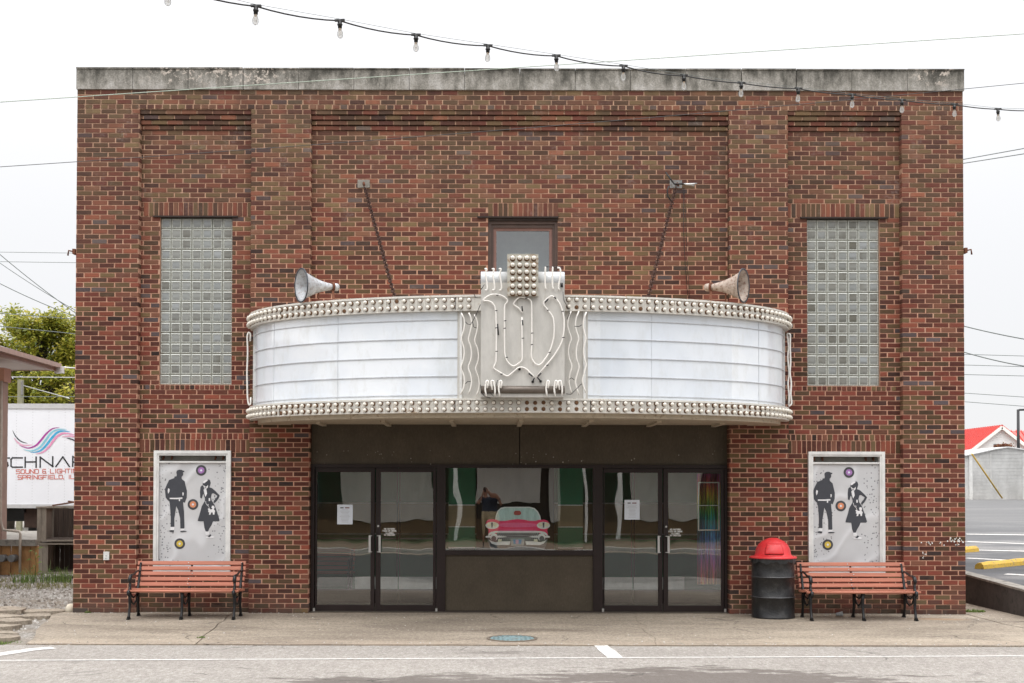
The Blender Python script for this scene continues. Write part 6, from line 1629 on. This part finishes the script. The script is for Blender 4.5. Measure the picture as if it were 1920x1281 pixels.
# small tree-like reddish shrub before the gable
b = MB(); r = random.Random(4)
for i in range(420):
    q = U(1881+r.gauss(0,7), 837.5-abs(r.gauss(0,2.2)), HY-1); s = .09; n_ = Vector((r.gauss(0,1),r.gauss(0,1),r.gauss(0,1))).normalized(); u = n_.orthogonal().normalized(); v = n_.cross(u); base = len(b.v); b.rnd = r.uniform(.01,.99)
    q = q+Vector((0,r.uniform(-.5,.5),0)); b.v += [tuple(q-u*s), tuple(q+v*s*.5), tuple(q+u*s), tuple(q-v*s*.5)]; b.face((base,base+1,base+2,base+3))
tag(b.build('reddish_shrub', leafmat('red_leaves', (.10,.03,.02), (.25,.09,.05), (.30,.2,.1))), 'sparse reddish brown shrub top before the white gable', 'shrub')
# street lamp
LY = 66; q = U(1909.5, 850, LY); lp = thing('street_lamp', (q.x, LY, lotz(LY)), 'thin black street lamp pole with an arm to the right', 'street lamp')
b = MB(); b.tube([(q.x,LY,lotz(LY)-.1),(q.x,LY,U(1909,768,LY).z)], [.12,.09], 10); b.build('pole', BLACKIRON, lp)
b = MB(); zt_ = U(1909,769.5,LY).z; b.tube([(q.x-.05,LY,zt_-.02),(q.x+.1,LY,zt_+.03),(q.x+1.0,LY,zt_+.06)], .07, 8); b.build('arm', BLACKIRON, lp)
b = MB(); b.box(q.x+.95, q.x+1.4, LY-.1, LY+.1, zt_, zt_+.12); b.build('lamp_head', BLACKIRON, lp)

# ================================================================== OVERHEAD: string lights and wires
SN = [(315,-27,9),(480,12,9),(637,39,9),(780,66,9),(915,86,9),(1043,105,9),(1169,124,9),(1282,142,9),(1390,156,9),(1497,166.5,9),(1598,178,9),(1691,188,9),(1789,196,9),(1871,205,9),(1945,207,9)]
# depth grows to the right so that the even 0.61 m spacing closes up
def ydepth(px): return -8.3+(px-400)/(1500)*5.6
st_ = thing('string_lights', (U(1169,124,ydepth(1169)).x, ydepth(1169), 5), 'sagging black cable of clear globe bulbs strung across the top of the view', 'string lights')
nodes = [U(px, py, ydepth(px)) for px, py, _ in SN]
first = U(170, -40, ydepth(170)); nodes = [first]+nodes
b = MB(); path = []
for p, q in zip(nodes, nodes[1:]):
    for k in range(6): t = k/6; c = p.lerp(q, t); c.z -= .022*4*t*(1-t)*(1 if p.x < 1.5 else .5); path.append(c)
path.append(nodes[-1]); b.tube(path, .0062, 6); b.build('cable', BLACKWIRE, st_)
b = MB(); b.tube([p+Vector((0,.0,.014)) for p in nodes], .002, 5); b.build('support_wire', GREYWIRE, st_)
hm = MB(); hm.lathe([(0,.012),(.020,.010),(.022,-.005),(.022,-.030),(.027,-.033),(.027,-.044),(.022,-.048),(.020,-.075),(.0,-.076)], 10); hm.box(-.05,.05,-.012,.012,-.006,.014)
HOLD = hm.mesh('lamp_holder', BLACKWIRE)
gb = MB(); gb.lathe([(.013,-.075),(.020,-.095),(.029,-.125),(.030,-.145),(.024,-.165),(.012,-.175),(0,-.177)], 14); GBM = gb.mesh('bulb', CLEAR)
fm = MB(); fm.tube([(-.004,0,-.078),(-.010,0,-.115),(-.004,0,-.15),(.004,0,-.12),(.010,0,-.15),(.006,0,-.078)], .0016, 4); fm.lathe([(0,-.076),(.013,-.078),(.012,-.092),(0,-.1)], 8); FIL = fm.mesh('filament', pm('amber_filament', (.55,.38,.22), .5))
for i, p in enumerate(nodes[1:]):
    if i == 0: p = p + Vector((0,0,.0))
    rz = rc.uniform(-.06,.06); tl = rc.uniform(-.07,.05)
    for me, nm in ((HOLD,'lamp_holder'),(GBM,'bulb'),(FIL,'filament')):
        o = put(nm, me, st_); o.location = p; o.scale = (.8,.8,.8); o.rotation_euler = (rc.uniform(-.03,.03), tl if nm != 'lamp_holder' or True else 0, rz)
def wire(pts, Y0, Y1, r, mat, lab, sag=0):
    N_ = 16; a = U(*pts[0], Y0); c = U(*pts[1], Y1); P = []
    for i in range(N_+1): t = i/N_; p = a.lerp(c, t); p.z -= sag*4*t*(1-t); P.append(p)
    b = MB(); b.tube(P, r, 5); return tag(b.build('overhead_wire', mat), lab, 'wire')
wire(((-200,205),(2050,55)), -6, -5, .0042, GREENWIRE, 'thin pale green wire crossing the parapet and rising to the right', .0)
wire(((-200,326),(2050,143)), -5, -4, .0035, BLACKWIRE, 'thin dark wire crossing the brick below the recess tops and rising to the right', .06)
wire(((1300,360),(1900,322)), .0, -1.5, .004, BLACKWIRE, 'faint wire running right from the bracket cable clamp')if False else None
wire(((1790,302),(2000,264)), 15, 10, .012, GREYWIRE, 'upper wire of the pair leaving the right roof corner')
wire(((1790,309),(2000,276)), 15, 9, .012, GREYWIRE, 'lower wire of the pair leaving the right roof corner')
wire(((1790,607),(2000,648)), 15, 12, .014, GREYWIRE, 'dark wire sloping down to the right beside the right glass block window', .05)
wire(((1790,655),(2000,697)), 15, 12, .014, GREYWIRE, 'dark wire sloping down to the right below mid height', .08)
wire(((1790,664),(2000,670)), 30, 30, .012, GREYWIRE, 'nearly level pale wire right of the theater')
wire(((1790,684),(2000,690)), 30, 30, .012, GREYWIRE, 'second nearly level pale wire right of the theater')
wire(((1790,702),(2000,707)), 30, 30, .012, GREYWIRE, 'third nearly level pale wire right of the theater')
wire(((1790,736),(2000,750)), 40, 36, .014, GREYWIRE, 'faint wire high above the red roofed house')
wire(((1790,752),(2000,768)), 40, 36, .014, GREYWIRE, 'faint wire low above the red roofed house')
wire(((-60,425),(160,600)), 20, 22, .013, GREYWIRE, 'steep wire coming down from the left edge to the theater corner', .1)
wire(((-60,450),(160,592)), 20, 22, .010, GREYWIRE, 'second steep wire just below the steep one on the left', .1)
wire(((-60,500),(160,600)), 21, 22, .013, GREYWIRE, 'wire sloping down to the left tree top', .1)
wire(((-60,472),(160,475)), 30, 30, .010, GREYWIRE, 'level pale wire left of the theater', .0)
wire(((-60,490),(160,493)), 30, 30, .010, GREYWIRE, 'second level pale wire left of the theater', .0)
wire(((-60,583),(160,600)), 21, 22, .012, GREYWIRE, 'wire passing before the crown of the left tree', .0)
wire(((-60,606),(160,628)), 21, 22, .012, GREYWIRE, 'dark wire passing through the crown of the left tree', .0)
wire(((10,707),(160,708)), 20, 20, .012, pm('white_cable', (.5,.5,.5), .5), 'white level wire above the trailer')
wire(((15,744),(160,744)), 20, 20, .010, GREYWIRE, 'lower thin level wire just above the trailer roof')
wire(((44,723),(130,747)), 23.9, 18, .016, ALUM, 'pale guy wire slanting from the utility post')
q = U(106, 691, 10.2); b = MB(); b.tube([U(108,690,10.2), U(120,689,10.2), U(160,692,10.2)], [.03,.02,.014], 6); tag(b.build('service_cable', WHITEPAINT), 'white service cable from the canopy corner to the theater', 'cable')

# ================================================================== ACROSS THE STREET (seen mirrored in the glass)
def corrug(name, base):
    t = NT(name); P = t.pos(); n = t.noise(.8, 5, t.pos((1,1,.3)), .7); return t.bsdf(t.ramp(n, [(.3, mul(base,.75)), (.7, base)]), .5, .2)
OPP = thing('opposite_building', (0, -27, 0), 'pale corrugated metal building with brown base across the street, mirrored in the glass', 'building')
b = MB(); OY = -25.0
PC = corrug('pale_corrugated', (.84,.82,.77))
for x0_, x1_ in ((-14,-8.2),(-5.0,-1.95),(-.45,1.75),(2.2,2.5),(4.9,5.9),(6.1,7.3),(11,17)):
    b = MB(); n_ = int((x1_-x0_)*9)
    for i in range(n_+1): x = x0_+(x1_-x0_)*i/n_; y = OY+.04+(.03 if i % 4 in (0,1) else 0.0); b.v += [(x, y, 1.2 if x0_ == -.45 else .64), (x, y, 3.38)]
    for i in range(n_): b.face((2*i, 2*i+1, 2*i+3, 2*i+2))
    b.build('corrugated_panel', PC, OPP)
b = MB(); b.box(-26, 26, OY-.08, OY, .62, 3.39); b.build('dark_wall', pm('open_shade_brown', (.05,.036,.025), .9, 0, .4, 3, .3, stretch=(1,1,.3)), OPP)  # dark brown paints in the open shade between the pale panels
b = MB(); b.box(-26, 26, OY-.1, OY-.02, -.05, .62); b.build('brown_base', pm('brown_base_boards', (.16,.10,.055), .85, 0, .4, 3, .3, stretch=(1,1,.3)), OPP)
b = MB(); b.box(-27, 27, OY-10, OY+1.6, 3.4, 3.6); b.box(-26, 26, OY-9, OY-.1, 0, 3.39); b.build('roof', corrug('dull_roof', (.35,.33,.30)), OPP)
b = MB()
for x in (-14, -8.6, -6.3, -1.2, 3.05, 4.3, 9.5, 14.5): b.box(x-.09, x+.09, OY+1.3, OY+1.48, -.02, 3.39)
b.build('canopy_posts', pm('white_post', (.85,.85,.82), .6), OPP)
for x in (-6.6, 8.6):
    b = MB(); b.box(x-.6, x+.6, OY+.04, OY+.09, 1.0, 2.2); b.build('window', pm('dim_window', (.05,.06,.06), .2), OPP)
sheet('far_verge', [(-40,-22.6),(40,-22.6),(40,OY),(-40,OY)], -.03, pm('dry_verge', (.12,.12,.05), .95, 0, .4, 2, .5, world=True), .04)
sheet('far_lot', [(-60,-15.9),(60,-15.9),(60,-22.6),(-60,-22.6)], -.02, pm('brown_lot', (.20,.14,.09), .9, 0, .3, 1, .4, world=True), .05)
b = MB(); b.box(-60, 60, -15.9, -15.6, -.05, .10); tag(b.build('far_kerb', pm('pale_kerb', (.50,.48,.44), .9, 0, .2, 2, .3, world=True)), kind='structure')
sheet('far_sidewalk', [(-60,-15.0),(60,-15.0),(60,-15.6),(-60,-15.6)], -.005, WALK, .05)
q_ = 0
for (x_, y_, h_, R_t, sd_, lb_) in ((-9, -38, 13, 5.0, 21, 'tall tree behind the building across the street, left of its middle'), (4.5, -41, 11, 4.2, 22, 'rounder tree behind the middle of the building across the street'), (16, -37, 14, 5.0, 23, 'tall tree behind the right end of the building across the street')):
    tree(x_, y_, h_, R_t, lb_, LEAFG, sd_, 60, 60, .22, .2)
up2 = thing('utility_pole', (9.5, -27, 0), 'wooden utility pole with crossarm across the street', 'utility pole')
b = MB(); b.tube([(9.5,-24.4,0),(9.5,-24.4,10.5)], [.16,.11], 10); b.build('pole', BARK, up2)
b = MB(); b.box(8.4, 10.6, -24.3, -24.18, 9.5, 9.62); b.build('crossarm', BARK, up2)
# the person with the camera, behind the view point and mirrored in the display window
def person():
    hy = -17.28; x = -.03
    J = {'pel':(x,hy,.98,.150,'s'),'wst':(x,hy,1.12,.145,'t'),'chs':(x,hy-.01,1.34,.165,'t'),'nck':(x,hy,1.52,.062,'k'),'hd0':(x,hy+.01,1.61,.080,'k'),'hd1':(x,hy+.01,1.70,.098,'k'),'hd2':(x,hy,1.79,.075,'h'),
         'shl':(x-.19,hy,1.46,.070,'t'),'ell':(x-.27,hy+.10,1.26,.052,'k'),'wrl':(x-.10,hy+.22,1.56,.034,'k'),'hal':(x-.06,hy+.235,1.66,.036,'k'),
         'shr':(x+.19,hy,1.46,.070,'t'),'elr':(x+.29,hy+.10,1.26,.052,'k'),'wrr':(x+.12,hy+.22,1.58,.034,'k'),'har':(x+.075,hy+.235,1.68,.036,'k'),
         'hpl':(x-.11,hy,.90,.110,'s'),'knl':(x-.13,hy+.02,.52,.072,'s'),'cfl':(x-.135,hy-.01,.36,.060,'k'),'anl':(x-.14,hy-.03,.09,.042,'b'),'tol':(x-.16,hy+.14,.035,.035,'b'),
         'hpr':(x+.11,hy,.90,.110,'s'),'knr':(x+.13,hy+.02,.52,.072,'s'),'cfr':(x+.135,hy-.01,.36,.060,'k'),'anr':(x+.14,hy-.03,.09,.042,'b'),'tor':(x+.16,hy+.14,.035,.035,'b')}
    E = [('pel','wst'),('wst','chs'),('chs','nck'),('nck','hd0'),('hd0','hd1'),('hd1','hd2'),('chs','shl'),('shl','ell'),('ell','wrl'),('wrl','hal'),('chs','shr'),('shr','elr'),('elr','wrr'),('wrr','har'),
         ('pel','hpl'),('hpl','knl'),('knl','cfl'),('cfl','anl'),('anl','tol'),('pel','hpr'),('hpr','knr'),('knr','cfr'),('cfr','anr'),('anr','tor')]
    for s, hx_, base in (('l', -1, 'hal'), ('r', 1, 'har')):      # fingers closing round the camera
        bx_, by_, bz_ = J[base][:3]
        for i in range(4): J[f'f{s}{i}a'] = (bx_-hx_*.01, by_+.03, bz_+.03-i*.019, .010, 'k'); J[f'f{s}{i}b'] = (bx_-hx_*(.045-.003*i), by_+.045, bz_+.035-i*.019, .008, 'k'); E += [(base, f'f{s}{i}a'), (f'f{s}{i}a', f'f{s}{i}b')]
        J[f't{s}'] = (bx_-hx_*.03, by_-.02, bz_-.01, .010, 'k'); E.append((base, f't{s}'))
    ks = list(J); me = bpy.data.meshes.new('person'); me.from_pydata([J[k][:3] for k in ks], [(ks.index(a), ks.index(c)) for a, c in E], [])
    o = bpy.data.objects.new('person', me); C.objects.link(o)
    sk = o.modifiers.new('skin', 'SKIN'); sd_ = me.skin_vertices[0].data if me.skin_vertices else None
    if not me.skin_vertices:
        bpy.context.view_layer.objects.active = o; 
        bm_ = None
    for i, k in enumerate(ks):
        v = me.skin_vertices[0].data[i]; v.radius = (J[k][3], J[k][3]*(.75 if k in ('pel','wst','chs') else 1)); v.use_root = (k == 'pel')
    o.modifiers.new('sub', 'SUBSURF').render_levels = 2; o.modifiers['sub'].levels = 2
    dg = bpy.context.evaluated_depsgraph_get(); em = bpy.data.meshes.new_from_object(o.evaluated_get(dg))
    mats = {'s': pm('patterned_shorts', (.45,.36,.22), .9, 0, .5, 14), 't': pm('navy_shirt', (.030,.036,.055), .9), 'k': pm('skin', (.36,.18,.12), .55, 0, .08), 'h': pm('brown_hair', (.06,.035,.02), .8), 'b': pm('dark_shoes', (.03,.03,.03), .7)}
    em.materials.clear(); order = list(mats)
    for k in order: em.materials.append(mats[k])
    pts = [(Vector(J[k][:3]), J[k][4], J[k][3]) for k in ks]
    for p in em.polygons:
        c = p.center; best = min(pts, key=lambda t_: (t_[0]-c).length-t_[2]*.6); p.material_index = order.index(best[1]); p.use_smooth = True
    o.modifiers.clear(); o.data = em
    tag(o, 'person in navy t-shirt and patterned shorts raising a camera, mirrored in the display window', 'person')
    # face: nose and ears on the head, as children
    b = MB(); b.prism([(x-.012,1.665),(x+.012,1.665),(x,1.71)], hy+.125, hy+.09); b.build('nose', mats['k'], o)
    b = MB(); b.box(x-.07, x+.07, hy+.235, hy+.258, 1.645, 1.745); b.box(x-.025, x+.025, hy+.235, hy+.25, 1.745, 1.77); c_ = b.build('photo_camera', BLACKIRON); tag(c_, 'small black camera held up to the face of the mirrored person', 'camera')
try: person()
except Exception as e: print('PERSON FAILED', e)
